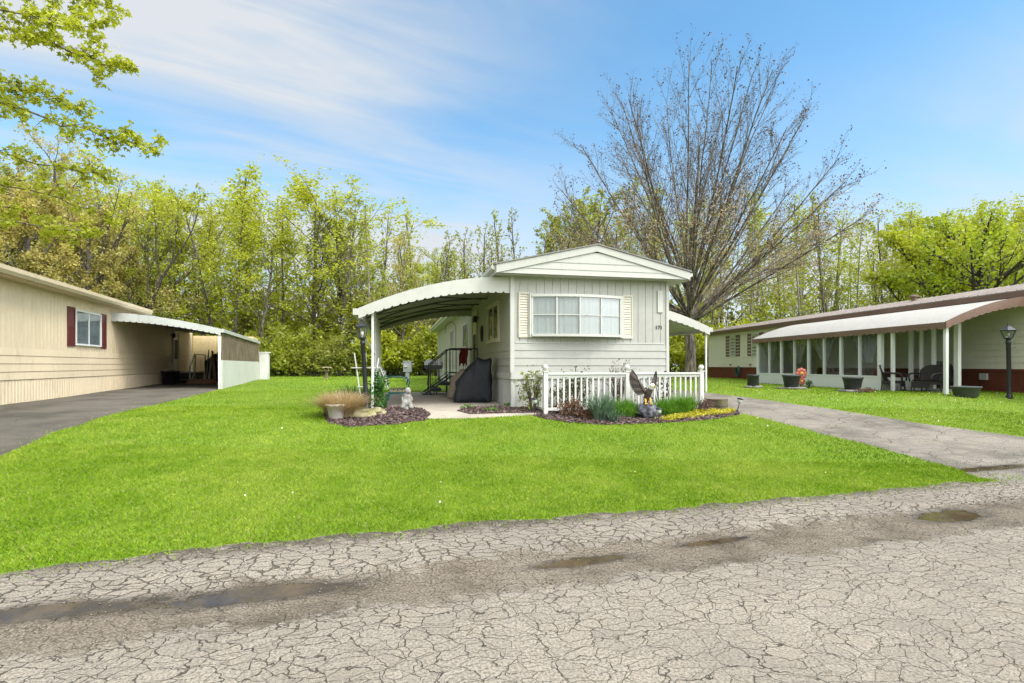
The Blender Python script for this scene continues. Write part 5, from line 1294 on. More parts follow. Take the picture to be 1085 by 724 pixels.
def chair(lab_, loc, rz):
    t = thing('wicker_chair', lab_, 'chair', loc, rz)                     # faces -y
    m = MB(); m.box(-.27,.27,-.27,.25,.34,.42); m.box(-.26,.26,-.275,-.255,.24,.34); m.build('seat', M_wick, t, False, .02)
    m = MB(); n = 12; vs = []
    for i in range(n + 1):
        u = i / n * 2 - 1; top = .42 + .50 * math.sqrt(max(0, 1 - (abs(u) ** 2.6) * .55))
        for j in range(7): v = j / 6; vs.append((u*.29*(1 + .08*v), .24 + .13*v - .10*(u*u)*(.6 + .4*v), .42 + (top - .42)*v))
    m.add(vs, [(i*7+j, (i+1)*7+j, (i+1)*7+j+1, i*7+j+1) for i in range(n) for j in range(6)]); o = m.build('backrest', M_wick, t, True); s = o.modifiers.new('solid','SOLIDIFY'); s.thickness = .03
    for sx in (-1, 1):
        m = MB(); m.tube([(sx*.30,.24,.66),(sx*.33,.05,.68),(sx*.33,-.20,.66),(sx*.31,-.30,.60),(sx*.29,-.29,.42)], .026, 8); m.build('armrest', M_wick, t, True)
        for sy in (-.24, .23): m = MB(); m.tube([(sx*.25,sy,.36),(sx*.28,sy*1.18,0)], [.022,.016], 8); m.build('leg', M_wick, t)
    m = MB(); m.bar((-.27,-.27,.16),(.27,-.27,.16),.016); m.bar((-.27,.26,.16),(.27,.26,.16),.016); m.build('stretcher', M_wick, t)
    return t
slabz = RH[0].z - .10
def onslab(x, y): p = loc2w(RH, x, y); p.z = slabz; return p
chair('dark wicker armchair seen side-on outside the glazed porch, left of the pair', onslab(-2.68, 1.66), RH[1] + R(38))
chair('dark wicker armchair facing out beside the right porch post, right of the pair', onslab(-2.50, .62), RH[1] - R(72))
chair('dark wicker chair inside the glazed porch behind the pair', onslab(-1.2, 1.4) + Vector((0,0,.12)), RH[1] - R(30))
wt_ = thing('wicker_table', 'small dark wicker side table between the two porch chairs', 'table', onslab(-2.15, 1.2)); m = MB(); m.lathe([(.20,.42),(.23,.43),(.23,.46),(.20,.465)], n=18); m.build('table_top', M_wick, wt_)
for k in range(3): a = 2*PI*k/3; m = MB(); m.tube([(.15*math.cos(a),.15*math.sin(a),.42),(.19*math.cos(a),.19*math.sin(a),0)], .016, 6); m.build('leg', M_wick, wt_)
orn = thing('flower_ornament', 'red flower-shaped garden ornament standing against the glazed porch', 'ornament', ground(851, 411.5) + Vector((0,.15,0))); M_or = plain('faded_red_metal', (.40,.10,.07), .5, .2, 4)
m = MB(); m.tube([(0,0,-.05),(.01,0,.5)], .014, 6); m.build('stalk', M_black, orn)
for cz, rad in ((.52,.23),(.24,.16)):
    m = MB()
    for k in range(8):
        a = 2*PI*k/8; c = Vector((math.cos(a)*rad*.55, -.03, cz + math.sin(a)*rad*.55)); m.blob(c, (rad*.36,.03,rad*.36), .15, 2, k)
    m.build('petals', M_or, orn, True); m = MB(); m.blob((0,-.06,cz), (rad*.3,.03,rad*.3), .1, 2, 3); m.build('flower_centre', M_yel, orn, True)
bush('low_weed', 'brown and green low plant around the stones of the planter by the chairs', 'plant', ground(918, 416.5), .30, .2, .14, 200, .028, LG_red, 71, 5)
bush('low_weed', 'green weed tuft at the right foot of the red flower ornament', 'plant', ground(857, 411.5), .16, .12, .30, 120, .035, LG_dk, 72, 5)

# ---- carport contents
def LW(x, y, z=0): p = loc2w(LH, x, y); p.z = H(p.x, p.y) + z; return p
bt = thing('rubbish_tub', 'large black plastic tub standing at the foot of the tan home steps', 'tub', LW(.55, 12.4)); m = MB(); m.lathe([(.30,0),(.31,.01),(.37,.55),(.40,.555),(.40,.60),(.365,.60),(.34,.5)], n=24); m.build('tub', plain('black_plastic', (.012,.012,.014), .35, .2, 3), bt, True)
m = MB(); m.blob((0,0,.50),(.31,.31,.13),.3,3,2); m.build('bin_bag', plain('black_bag', (.01,.01,.012), .25, .2, 5), bt, True)
ls = thing('carport_steps', 'grey metal landing with white railings at the tan home side door', 'steps', LW(0, 0), LH[1])
m = MB(); m.box(.03, 1.15, 14.3, 16.6, .56, .62); m.build('landing', plain('grey_deck', (.32,.32,.30), .7, .1, 2), ls)
for i in range(3): m = MB(); m.box(.2, 1.1, 13.98 - .3*i, 14.28 - .3*i, .40 - .18*i, .44 - .18*i); m.build('tread', M_woodgrey, ls)
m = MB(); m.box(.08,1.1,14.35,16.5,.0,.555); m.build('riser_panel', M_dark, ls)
for x in (.15, 1.15):
    m = MB(); m.bar((x,14.3,.62),(x,14.3,1.5),.05); m.bar((x,13.25,-.02),(x,13.25,.92),.05); m.tube([(x,14.3,1.5),(x,13.25,.9)], .025, 6); m.bar((x,14.3,.62),(x,13.25,.02),.04,.08); m.build('handrail', M_iron, ls)
m = MB(); m.bar((1.15,14.3,1.5),(1.15,16.6,1.5),.045); m.bar((1.15,16.6,.0),(1.15,16.6,1.5),.05); m.bar((1.15,14.3,.0),(1.15,14.3,.62),.05); m.build('guard_rail', M_iron, ls)
rr = random.Random(8); wcol = [(.34,.30,.24),(.42,.38,.31),(.20,.15,.10),(.27,.21,.14)]
wm_ = [plain('lumber_%s' % n, c, .7, .2, 3) for n, c in zip(('pale','white','dark','brown'), wcol)]
m0 = {}
for i in range(9):
    x = 1.55 + .16*i + rr.uniform(-.04,.04); ht = rr.uniform(1.3, 1.75); top = 1.75 + .06*i + rr.uniform(-.05,.05); y0 = 13.6 + rr.uniform(-.1,.2)
    m = MB(); m.bar((x + (.55 if i > 3 else .2), y0, .0), (top, y0 + .85, ht), .09 if i % 2 else .05, .03); o = m.build('leaning_board', wm_[i % 4], None); o.location = LW(0,0); o.rotation_euler = (0,0,LH[1])
    tag(o, ['pale grey','white-painted','dark brown','brown'][i % 4] + ' board leaning in the pile of lumber inside the carport', 'board', 'boards leaning in the carport')
jm = thing('junk_pile', 'dark tarpaulin-covered heap behind the leaning boards in the carport', 'covered heap', LW(2.1, 15.4), LH[1]); m = MB(); m.blob((0,0,.55),(.75,.6,.95),.3,4,5,2.2,-.5); m.build('tarpaulin', plain('dark_tarp', (.014,.018,.014), .5, .3, 4), jm, True)
bx = thing('storage_shed', 'dark green storage bin with sloping lid inside the carport', 'storage bin', LW(2.9, 15.9), LH[1]); M_bin = plain('dark_green_bin', (.022,.034,.024), .5, .2, 3)
m = MB(); m.box(-.55,.5,-.5,.5,0,1.55); m.build('bin_body', M_bin, bx); m = MB(); m.slab([(-.62,-.56,1.56),(.53,-.56,1.80),(.53,-.56,1.85),(-.62,-.56,1.61)], (0,1.12,0)); m.build('lid', M_bin, bx)
lg = thing('plank_stack', 'low stack of reddish planks on the carport floor beside the steps', 'plank stack', LW(1.55, 12.9), LH[1]); M_pl = plain('reddish_plank', (.20,.10,.055), .7, .25, 3)
for k in range(4): m = MB(); m.box(-.45 + .03*k, .85 - .05*k, -.1 + .02*(k % 2), .16, .005 + .055*k, .055 + .055*k); m.build('plank', M_pl, lg)

# ---- odds and ends on the lawn: dandelions and clover heads, fallen leaves
g = np.random.default_rng(14); fl = []
while len(fl) < 150:
    p = (g.uniform(780, 1085), g.uniform(412, 455)); q = ground(*p); A = np.array([q.x]); B = np.array([q.y])
    if any(in_poly(poly, A, B)[0] for _, poly in REGIONS): continue
    if q.y > 17 and g.random() < .6: continue
    fl.append((q.x, q.y, q.z + .06))
while len(fl) < 162:
    p = (g.uniform(100, 960), g.uniform(440, 540)); q = ground(*p); A = np.array([q.x]); B = np.array([q.y])
    if any(in_poly(poly, A, B)[0] for _, poly in REGIONS): continue
    fl.append((q.x, q.y, q.z + .045))
V, Fc = leaf_cloud(fl, .010, 15, .0, 'quad'); o = np_mesh('clover_flowers', V, Fc, plain('white_petals', (.72,.70,.62), .8, .1, 3)); tag(o, 'scattered tiny white clover flowers in the lawn', 'flowers', kind='stuff')
# ================================================================== TREES
def rvec(r): return Vector((r.gauss(0,1), r.gauss(0,1), r.gauss(0,1)))
def grow(r, p, d, L, rad, lvl, S, out, tips):
    n = S['n'][lvl]; st = L / n; pts = [p]; rads = [rad]; tp = S.get('taper', .25) if lvl else S.get('ttaper', .35)
    p = p.copy(); d = d.normalized(); wob = S['wob'][lvl]; up = S['up'][lvl]
    for i in range(n):
        d = (d + rvec(r) * wob + Vector((0,0,up))).normalized(); p = p + d * st; pts.append(p.copy()); rads.append(rad * (1 - (i+1)/n*(1-tp)))
    out.append((lvl, pts, rads))
    if lvl + 1 >= len(S['n']):
        tips.append((pts, d)); return
    k = S['k'][lvl]; k = r.randint(int(k*.8), int(k*1.2 + .5)) if k > 2 else k
    f0 = S['f0'][lvl]
    for j in range(k):
        f = f0 + (1 - f0) * ((j + r.random()) / k) ** S.get('fpow', 1.0); x = f * n; i = min(n-1, int(x)); q = pts[i].lerp(pts[i+1], x - i); dd = (pts[i+1] - pts[i]).normalized()
        az = r.uniform(0, 2*PI) if lvl else 2.4 * j + r.uniform(-.5,.5); a = R(S['ang'][lvl]) * r.uniform(.65, 1.25)
        if lvl == 0: a *= 1.15 - .45 * f
        s1 = dd.orthogonal().normalized(); s2 = dd.cross(s1); nd = dd * math.cos(a) + (s1 * math.cos(az) + s2 * math.sin(az)) * math.sin(a)
        LL = L * S['ratio'][lvl] * r.uniform(.7, 1.15) * ((1.15 - .75 * f) if lvl or not S.get('oval') else (.35 + 1.1 * math.sin(PI * min(1, (f - f0) / (1 - f0) * .85 + .15))))
        rr = min(rads[i] * .75, max(S.get('rmin', .004), rad * S['rr'][lvl] * (1.1 - .6 * f)))
        grow(r, q, nd, LL, rr, lvl + 1, S, out, tips)
def tubes(lines, sides=(8,6,4,3,3)):
    V = []; Fq = []; o = 0
    for lvl, pts, rads in lines:
        P = np.array([tuple(p) for p in pts]); k = len(P); n = sides[min(lvl, len(sides)-1)]
        T = np.gradient(P, axis=0); T /= np.linalg.norm(T, axis=1, keepdims=True) + 1e-9
        ref = np.array([0,0,1.0]) if abs(T[0,2]) < .85 else np.array([1.0,0,0])
        X = np.cross(T, ref); X /= np.linalg.norm(X, axis=1, keepdims=True) + 1e-9; Y = np.cross(T, X)
        a = np.arange(n) * 2*PI/n; r_ = np.array(rads)[:, None, None]
        W_ = P[:, None, :] + r_ * (X[:, None, :] * np.cos(a)[None, :, None] + Y[:, None, :] * np.sin(a)[None, :, None]); V.append(W_.reshape(-1, 3))
        i = np.arange(k-1)[:, None] * n; j = np.arange(n)[None]; j2 = (j + 1) % n
        Fq.append((np.stack([i + j, i + j2, i + n + j2, i + n + j], -1).reshape(-1, 4)) + o); o += k * n
    return np.concatenate(V), np.concatenate(Fq)
def line_points(lines, minlvl, per, rng_, spread):
    C = []
    for lvl, pts, rads in lines:
        if lvl < minlvl: continue
        P = np.array([tuple(p) for p in pts]); u = rng_.random(per) ** .7 * (len(P) - 1.001); i = u.astype(int); f = (u - i)[:, None]
        C.append(P[i] * (1 - f) + P[i+1] * f + rng_.normal(0, spread, (per, 3)))
    return np.concatenate(C)

def bark(name, a, b, sc=6):
    t = NT(name); c = t.coord('Object'); n = t.noise(t.mapping(c, (sc, sc, sc*.25)), 2.0, 5, .65); t.link(t.mix(t.smooth(n, .35, .68), a, b), t.bsdf.inputs['Base Color'])
    t.bsdf.inputs['Roughness'].default_value = .9; t.bsdf.inputs['Specular IOR Level'].default_value = .2; t.bump(n, .6, .03); return t.mat
BK_grey = bark('grey_brown_bark', (.06,.05,.04), (.20,.17,.14)); BK_pale = bark('pale_pole_bark', (.13,.115,.09), (.33,.30,.25)); BK_dark = bark('dark_bark', (.028,.022,.018), (.09,.075,.06))
BK_syc = bark('mottled_maple_bark', (.045,.037,.028), (.24,.20,.155), 3.5)
LF_lime = leafmat('spring_lime_leaves', [(.23,.27,.013),(.40,.43,.022),(.54,.55,.06)], .5, patch=.3)
LF_olive = leafmat('olive_spring_leaves', [(.15,.17,.02),(.28,.30,.04),(.42,.42,.08)], .48, patch=.4)
LF_bud = leafmat('tan_yellow_buds', [(.29,.23,.05),(.47,.39,.10),(.58,.51,.17)], .5, patch=.45)
LF_yg = leafmat('yellow_green_spring_leaves', [(.19,.22,.018),(.35,.39,.033),(.49,.51,.08)], .5, patch=.4)
LF_brown = leafmat('dark_winged_seeds', [(.05,.03,.02),(.10,.055,.035),(.16,.10,.06)], .2, patch=.3)
LF_pink = leafmat('pinkish_tan_buds', [(.27,.19,.11),(.42,.31,.19),(.54,.43,.28)], .4, patch=.3)
LF_maple = leafmat('maple_leaves', [(.19,.22,.010),(.38,.41,.018),(.54,.56,.07)], .5, patch=.1)

KINDS = {
 'lime':  dict(h=15, bark=BK_grey, leaf=LF_lime, S=dict(n=(10,6,5,3), wob=(.05,.10,.14,.2), up=(.04,.05,.03,.0), k=(20,8,4), f0=(.2,.25,.3), ang=(62,45,45), ratio=(.36,.5,.5), rr=(.34,.5,.5), oval=True), r=.16, per=12, size=.064, spread=.17, flat=.3),
 'olive': dict(h=16, bark=BK_dark, leaf=LF_olive, S=dict(n=(8,9,6,3), wob=(.05,.06,.10,.15), up=(.03,.06,.06,.05), k=(11,9,5), f0=(.25,.2,.25), ang=(34,32,40), ratio=(.62,.35,.45), rr=(.45,.45,.5)), r=.22, per=5, size=.085, spread=.12, flat=.2),
 'bare':  dict(h=13.5, bark=BK_grey, leaf=LF_olive, S=dict(rmin=.013, n=(12,6,4,3), wob=(.035,.07,.1,.15), up=(.03,.09,.07,.05), k=(20,7,3), f0=(.3,.2,.3), ang=(42,38,40), ratio=(.26,.42,.5), rr=(.30,.45,.5)), r=.12, per=1, size=.075, spread=.07, flat=.2),
 'bud':   dict(h=15, bark=BK_grey, leaf=LF_bud, S=dict(n=(9,7,5,3), wob=(.06,.09,.12,.18), up=(.04,.04,.03,.0), k=(17,9,4), f0=(.22,.2,.25), ang=(50,40,42), ratio=(.45,.42,.5), rr=(.40,.5,.5)), r=.20, per=5, size=.055, spread=.15, flat=.2),
 'pole':  dict(h=14, bark=BK_pale, leaf=LF_yg, S=dict(n=(14,5,4), wob=(.022,.10,.16), up=(.03,.06,.03), k=(26,7), f0=(.18,.2), ang=(58,45), ratio=(.16,.5), rr=(.24,.5)), r=.115, per=6, size=.075, spread=.24, flat=.3),
 'polegreen': dict(h=14, bark=BK_grey, leaf=LF_lime, S=dict(n=(14,5,4), wob=(.025,.10,.16), up=(.03,.06,.03), k=(24,7), f0=(.12,.2), ang=(62,45), ratio=(.17,.5), rr=(.24,.5)), r=.11, per=8, size=.075, spread=.24, flat=.3),
}
PROTO = {}
for kn, K in KINDS.items():
    for v in range(2):
        r = random.Random(hash((len(kn), v, kn[0])) % 1000 + 17 * v if False else sum(map(ord, kn)) + 31 * v); rg = np.random.default_rng(sum(map(ord, kn)) + v)
        out = []; tips = []; grow(r, Vector((0,0,-.3)), Vector((r.gauss(0,.03), r.gauss(0,.03), 1)), K['h'], K['r'], 0, K['S'], out, tips)
        top = max(p.z for _, pts, _ in out for p in pts)
        V, Fq = tubes(out, (7,5,3,3)); to = np_mesh('trunk', V, Fq, K['bark'], None, True)
        nl = len(K['S']['n']); C = line_points(out, nl - 2, K['per'], rg, K['spread']); C = C[C[:, 2] > K['h']*.1]
        V, Fq = leaf_cloud(C, K['size'], v + 3, K['flat'], 'quad'); co = np_mesh('crown', V, Fq, K['leaf'])
        COL.objects.unlink(to); COL.objects.unlink(co); PROTO[(kn, v)] = (to, co, top)
def place_tree(kind, v, loc, height, rz, wide, label, group, name='woodland_tree', leafmat_=None):
    to, co, top = PROTO[(kind, v)]; s = height / top
    t = thing(name, label, 'tree', loc, rz, group); t.scale = (s*wide, s*wide, s)
    for o in (to, co):
        c = o.copy(); COL.objects.link(c); c.parent = t
        if leafmat_ and o is co:
            c.material_slots[0].link = 'OBJECT'; c.material_slots[0].material = leafmat_
    return t

def topz(py, Y): return CAMZ + (HY - py) / F * Y
zones = [   # px range, (kinds), crown-top row range, where it stands
 (-160,  60, ('bud','bud','bud','olive'), (128,175), 'behind the near end of the tan home'),
 (60,   150, ('bud','bud','olive','polegreen'), (150,190), 'behind the roof vent of the tan home'),
 (150,  205, ('lime','olive','lime','polegreen'), (168,200), "above the tan home's carport roof"),
 (205,  330, ('lime','lime','lime','polegreen'), (180,212), 'beyond the white carport wall'),
 (330,  400, ('bud','olive','bare','pole'), (190,225), 'beyond the left lamp post'),
 (400,  470, ('bare','bare','pole','bud'), (214,255), 'above the curved patio awning'),
 (470,  530, ('bare','bare','pole','bare'), (218,262), 'just left of the main home roof edge'),
 (530,  596, ('bare','bare','bare'), (226,276), "behind the main home's left roof slope"),
 (596,  660, ('bud','bud','olive','pole'), (170,215), 'behind the main home ridge'),
 (660,  770, ('pole','bud','polegreen','pole'), (185,235), 'behind the big bare tree'),
 (770,  860, ('pole','polegreen','pole','bud'), (195,245), 'behind the cream home shutters'),
 (860,  910, ('bare','bare','pole'), (185,225), 'above the middle of the porch roof'),
 (910,  962, ('bare','bare','bare','pole'), (195,240), 'where sky shows behind the porch roof'),
 (962, 1240, ('lime','polegreen','bare','lime'), (205,240), 'behind the near end of the cream home'),
]
KW = {'lime':'bushy lime-green spring tree','olive':'tall olive tree with fanning dark limbs','bare':'slender nearly leafless tree','bud':'tan budding tree','pole':'pale-trunked tree with thin yellow-green leaves','polegreen':'slim bright green tree'}
rt = random.Random(21)
rows = [(41.5, 2.5, 0), (45.5, 2.5, 1), (50, 2.7, 2), (55.5, 3.0, 3)]
for Yr, stp, ri in rows:
    lim = 1.12 * Yr; x = -lim
    while x < lim * 1.05:
        X = x + rt.uniform(-.7,.7); Y = Yr + rt.uniform(-1.6,1.6); px_ = CX + F * X / Y; x += stp * rt.uniform(.8, 1.25)
        z = next((q for q in zones if q[0] <= px_ < q[1]), None)
        if not z: continue
        kinds = z[2]; kd = kinds[rt.randrange(len(kinds))]
        if ri >= 2 and kd == 'lime': kd = 'polegreen'
        if ri == 0 and px_ > 600 and kd in ('bud',) and rt.random() < .5: kd = 'pole'
        py_ = rt.uniform(*z[3]); py_ += (0, 6, 14, 24)[ri] * .6 + (rt.random() ** 1.5) * 42
        if kd == 'bare' and rt.random() < .4: py_ -= 8
        h = topz(py_, Y) - .6
        wide = rt.uniform(.85, 1.2) * (1.3 if kd == 'lime' else 1.0)
        lm = None
        if kd == 'bud' and px_ > 590: lm = LF_yg if rt.random() < .6 else LF_bud
        elif kd == 'bud' and rt.random() < .25: lm = LF_yg
        elif kd == 'bare' and rt.random() < .35: lm = LF_yg
        place_tree(kd, rt.randrange(2), (X, Y, H(X, Y)), h, rt.uniform(0, 6.28), wide, KW[kd] + ' ' + z[4], 'woodland trees ' + z[4] + ': ' + KW[kd], leafmat_=lm)
# low yellow-green trees that close the wood between the poles
for i, (px_, py_, Y, kd, lb) in enumerate([(455,262,47,'bud','low yellow-green round-topped tree'),(492,268,46,'bud','low yellow-green round-topped tree'),(432,276,44,'lime','low yellow-green round-topped tree'),(520,282,48,'bud','low yellow-green round-topped tree')]):
    p = at(px_, Y); place_tree(kd, i % 2, p, topz(py_, Y) - .6, i*1.3, 1.5, lb + ' rising behind the curved patio awning', 'low round trees behind the patio awning', leafmat_=LF_yg)
for i, (px_, py_, Y) in enumerate([(506,232,43),(522,246,44),(541,224,42.5),(551,220,43.5),(566,240,42),(579,228,44),(590,248,43)]):
    p = at(px_, Y); place_tree('bare', i % 2, p, topz(py_, Y) - .6, 1.1*i, rt.uniform(.9,1.25), "slender nearly leafless tree behind the main home's left roof slope", "woodland trees behind the main home's left roof slope: slender nearly leafless tree")
# undergrowth bushes along the wood edge
def shrub_proto(seed, n):
    g = np.random.default_rng(seed); lines = []; r = random.Random(seed)
    for k in range(9):
        a = 2*PI*k/9 + r.uniform(-.3,.3); d = Vector((math.cos(a)*.55, math.sin(a)*.55, 1)); out = []; tips = []
        grow(r, Vector((math.cos(a)*.12, math.sin(a)*.12, -.1)), d, 2.3*r.uniform(.7,1.1), .025, 0, dict(n=(5,4,3), wob=(.12,.15,.2), up=(.03,.02,0), k=(8,5), f0=(.15,.2), ang=(45,45), ratio=(.45,.5), rr=(.5,.5)), out, tips); lines += out
    C = line_points(lines, 1, n, g, .13); return lines, C
SHP = []
for v in range(3):
    lines, C = shrub_proto(90 + v, 11); V, Fq = tubes(lines, (5,3,3)); a = np_mesh('stems', V, Fq, BK_grey); C[:, 2] = np.maximum(C[:, 2], .05)
    V, Fq = leaf_cloud(C, .062, v, .2, 'quad'); b = np_mesh('foliage', V, Fq, LF_yg); COL.objects.unlink(a); COL.objects.unlink(b); SHP.append((a, b))
spots = [(0,200,'behind the tan home'),(200,300,'beyond the carport wall'),(300,390,'at the wood edge left of the lamp post'),(390,470,'at the wood edge under the patio awning'),(470,700,'behind the main home'),(700,770,'under the big bare tree'),(770,900,'behind the far end of the cream home'),(900,1100,'behind the near end of the cream home')]
rs = random.Random(33)
for Yr, stp, hs in ((39.3, 1.7, (.75, 1.5)), (43.5, 1.9, (1.0, 2.1)), (48.5, 2.2, (1.3, 2.6))):
    x = -1.05 * Yr
    while x < 1.05 * Yr:
        X = x + rs.uniform(-.5,.5); Y = Yr + rs.uniform(-.9,.9); px_ = CX + F*X/Y; x += stp * rs.uniform(.75,1.3); q = next((s for s in spots if s[0] <= px_ < s[1]), None)
        if not q: continue
        if 470 < px_ < 690 and Yr > 40: continue
        if rs.random() < (.55 if px_ > 700 else .28): continue
        if px_ <= 470 and Yr > 40 and rs.random() < .4: continue
        k = rs.uniform(*hs); v = rs.randrange(3); col = rs.choice([(LF_yg,'yellow-green'),(LF_yg,'yellow-green'),(LF_olive,'olive'),(LF_lime,'bright green'),(LF_olive,'olive')]) if px_ < 720 else rs.choice([(LF_yg,'yellow-green'),(LF_lime,'bright green')])
        t = thing('undergrowth_bush', '%s undergrowth bush %s' % (col[1], q[2]), 'bush', (X, Y, H(X,Y)), rs.uniform(0,6.28), 'undergrowth bushes %s, %s' % (q[2], col[1])); t.scale = (k*rs.uniform(.9,1.25),)*2 + (k,)
        for o in SHP[v]:
            c = o.copy(); COL.objects.link(c); c.parent = t
            if o is SHP[v][1]: c.material_slots[0].link = 'OBJECT'; c.material_slots[0].material = col[0]
# the wood carries on behind as one mass
g = np.random.default_rng(77); lines = []; C = []
for i in range(420):
    Y = g.uniform(61, 82); X = g.uniform(-1.15, 1.15) * Y; hgt = g.uniform(7, 12.5); base = Vector((X, Y, .4)); lines.append((1, [base, base + Vector((g.normal(0,.2), 0, hgt*.5)), base + Vector((g.normal(0,.4), 0, hgt))], [.13,.10,.03]))
    n = 95 if X < 12 else 34; u = g.random(n) ** .9; C.append(np.column_stack([X + g.normal(0, 1.2, n), Y + g.normal(0, 1.2, n), .5 + u * hgt * .92]))
V, Fq = tubes(lines, (5,5,5)); fw = np_mesh('far_woods', V, Fq, BK_dark); tag(fw, 'distant mass of spring woodland behind the front trees', 'woods', kind='stuff')
V, Fq = leaf_cloud(np.concatenate(C), .26, 5, .2, 'quad'); fo2 = np_mesh('far_foliage', V, Fq, leafmat('far_wood_leaves', [(.06,.065,.02),(.12,.125,.03),(.21,.21,.055)], .3), fw); fo2['kind'] = 'stuff'

# ---- the big leafless maple behind the main home
r = random.Random(12); out = []; tips = []
S = dict(rmin=.0085, n=(3,11,7,5,3), wob=(.02,.030,.055,.075,.1), up=(.02,.012,.030,.035,.02), k=(0,19,10,3), f0=(0,.2,.08,.2), ang=(0,30,31,36), ratio=(0,.37,.42,.45), rr=(0,.30,.40,.5), fpow=.85)
btl = at(731, 30.0); out.append((0, [Vector((0,0,-.2)), Vector((.03,0,.5)), Vector((.05,0,1.6)), Vector((-.02,.05,2.6)), Vector((.06,.0,4.2)), Vector((.02,.05,6.0)), Vector((.1,.05,8.5))], [.42,.31,.28,.26,.20,.14,.07]))
NLB = 40
for i in range(NLB):                       # limbs leave the short trunk in all directions and end on a wide dome
    u = (i + .5) / NLB; pol = R(6 + 62 * u ** .8) * r.uniform(.93, 1.07); az = 2.39996 * i + r.uniform(-.2, .2)
    d = Vector((math.sin(pol) * math.cos(az), math.sin(pol) * math.sin(az), math.cos(pol))); z0 = 2.7 + (1 - u) * 2.8 * r.random() + .9 * r.random()
    ex, ez, cz = 9.8, 9.7, 9.3; A_ = (d.x**2 + d.y**2)/ex**2 + d.z**2/ez**2; B_ = d.z*(z0 - cz)/ez**2; C_ = ((z0 - cz)/ez)**2 - 1
    ln_ = (-B_ + math.sqrt(B_*B_ - A_*C_)) / A_ * .86
    grow(r, Vector((0,.02,z0)), d, ln_ * r.uniform(.9, 1.04), .062 + .03 * r.random(), 1, S, out, tips)
V, Fq = tubes(out, (12,8,5,3,3)); bt_ = thing('bare_maple_tree', 'big leafless maple with a wide fan of fine branches rising behind the main home', 'tree', btl)
np_mesh('trunk', V, Fq, BK_syc, bt_, True); g = np.random.default_rng(3)
hi = [(l, p, q) for l, p, q in out if l >= 3 and p[-1].z > 6.0]; lo = [(l, p, q) for l, p, q in out if l >= 3 and p[-1].z <= 8.5]
E = np.array([tuple(p[-1]) for _, p, _ in hi]); k = g.random(len(E)) < .22; E = E[k]
V, Fq = leaf_cloud(np.repeat(E, 2, 0), .033, 4, .1, 'quad', .06); np_mesh('seed_clusters', V, Fq, LF_brown, bt_)
C = line_points(lo, 3, 1, g, .2); V, Fq = leaf_cloud(C, .036, 6, .2, 'quad'); np_mesh('crown', V, Fq, LF_pink, bt_)

# ---- dark leaning bare trees behind the tan home
def custom_tree(name, label, loc, S, trunkpts, trunkr, limbs, barkm, leafm, per, size, spread, seed, minlvl=2, zmin=0):
    r = random.Random(seed); out = [(0, [Vector(p) for p in trunkpts], trunkr)]; tips = []
    for (p, d, ln_, rd) in limbs: grow(r, Vector(p), Vector(d), ln_, rd, 1, S, out, tips)
    t = thing(name, label, 'tree', loc); V, Fq = tubes(out, (9,7,5,3,3)); np_mesh('trunk', V, Fq, barkm, t, True)
    if per:
        C = line_points(out, minlvl, per, np.random.default_rng(seed), spread); C = C[C[:, 2] > zmin]; V, Fq = leaf_cloud(C, size, seed, .25, 'quad'); np_mesh('crown', V, Fq, leafm, t)
    return t
S2 = dict(n=(1,8,6,4,3), wob=(0,.06,.09,.12,.15), up=(0,.05,.05,.03,.02), k=(0,7,5,3), f0=(0,.25,.2,.2), ang=(0,32,36,40), ratio=(0,.45,.42,.5), rr=(0,.5,.5,.5))
l0 = at(142, 37)
custom_tree('leaning_bare_tree', "dark bare tree leaning right behind the tan home's roof end", l0, S2, [(0,0,-.2),(.2,0,1.8),(.9,0,4.2),(1.9,0,6.8),(3.2,.1,8.8)], [.20,.17,.14,.10,.05],
    [((.9,0,4.2),(.1,.2,1),6.5,.07),((1.9,0,6.8),(-.15,0,1),5.0,.06),((3.2,.1,8.8),(.55,0,.8),4.0,.05),((1.4,0,5.5),(1,.1,.75),4.5,.05),((2.6,0,7.9),(.2,.1,1),4.5,.05),((.5,0,3),(-.5,.2,1),6,.06)], BK_dark, LF_olive, 1, .06, .08, 5)
l0 = at(100, 35)
custom_tree('forked_bare_tree', 'dark forked bare tree standing among the tan budding trees', l0, S2, [(0,0,-.2),(.05,0,3),(.3,0,6),(.6,0,8.5)], [.20,.17,.13,.07],
    [((.3,0,6),(.5,0,1),6,.07),((.05,0,4),(-.4,.1,1),6.5,.07),((.6,0,8.5),(0,0,1),4.5,.05),((.45,0,7.4),(.8,0,1),4.2,.05)], BK_dark, LF_bud, 1, .06, .08, 6)
# ---- near budding trees that hang over the tan home
S3 = dict(n=(1,8,6,4,3), wob=(0,.07,.10,.13,.16), up=(0,.02,.02,.01,.0), k=(0,10,6,4), f0=(0,.2,.2,.2), ang=(0,40,40,42), ratio=(0,.45,.45,.5), rr=(0,.5,.5,.5))
for px_, Y, sc, sd, lb in ((28, 34, 1.0, 7, 'large tan-yellow budding tree behind the near half of the tan home roof'), (92, 36, .92, 8, 'large golden budding tree behind the tan home roof vent'), (-45, 33, 1.05, 9, 'large tan-yellow budding tree at the left border of the woods')):
    lims = []; rr = random.Random(sd)
    for k in range(15):
        a = 2.4*k; z = 2.6 + 8.0*k/15; el = rr.uniform(.25,.9) + .05*k; lims.append(((0,0,z*sc),(math.cos(a), math.sin(a), el), (6.2 - .28*k)*sc*rr.uniform(.85,1.15), .075))
    custom_tree('budding_tree', lb, at(px_, Y), S3, [(0,0,-.3),(.1,0,3),(0,.1,7*sc),(.15,0,12*sc)], [.22,.18,.13,.05], lims, BK_grey, LF_bud if sd != 8 else leafmat('golden_buds', [(.17,.13,.03),(.31,.26,.06),(.42,.37,.11)], .35), 5, .055, .15, sd)
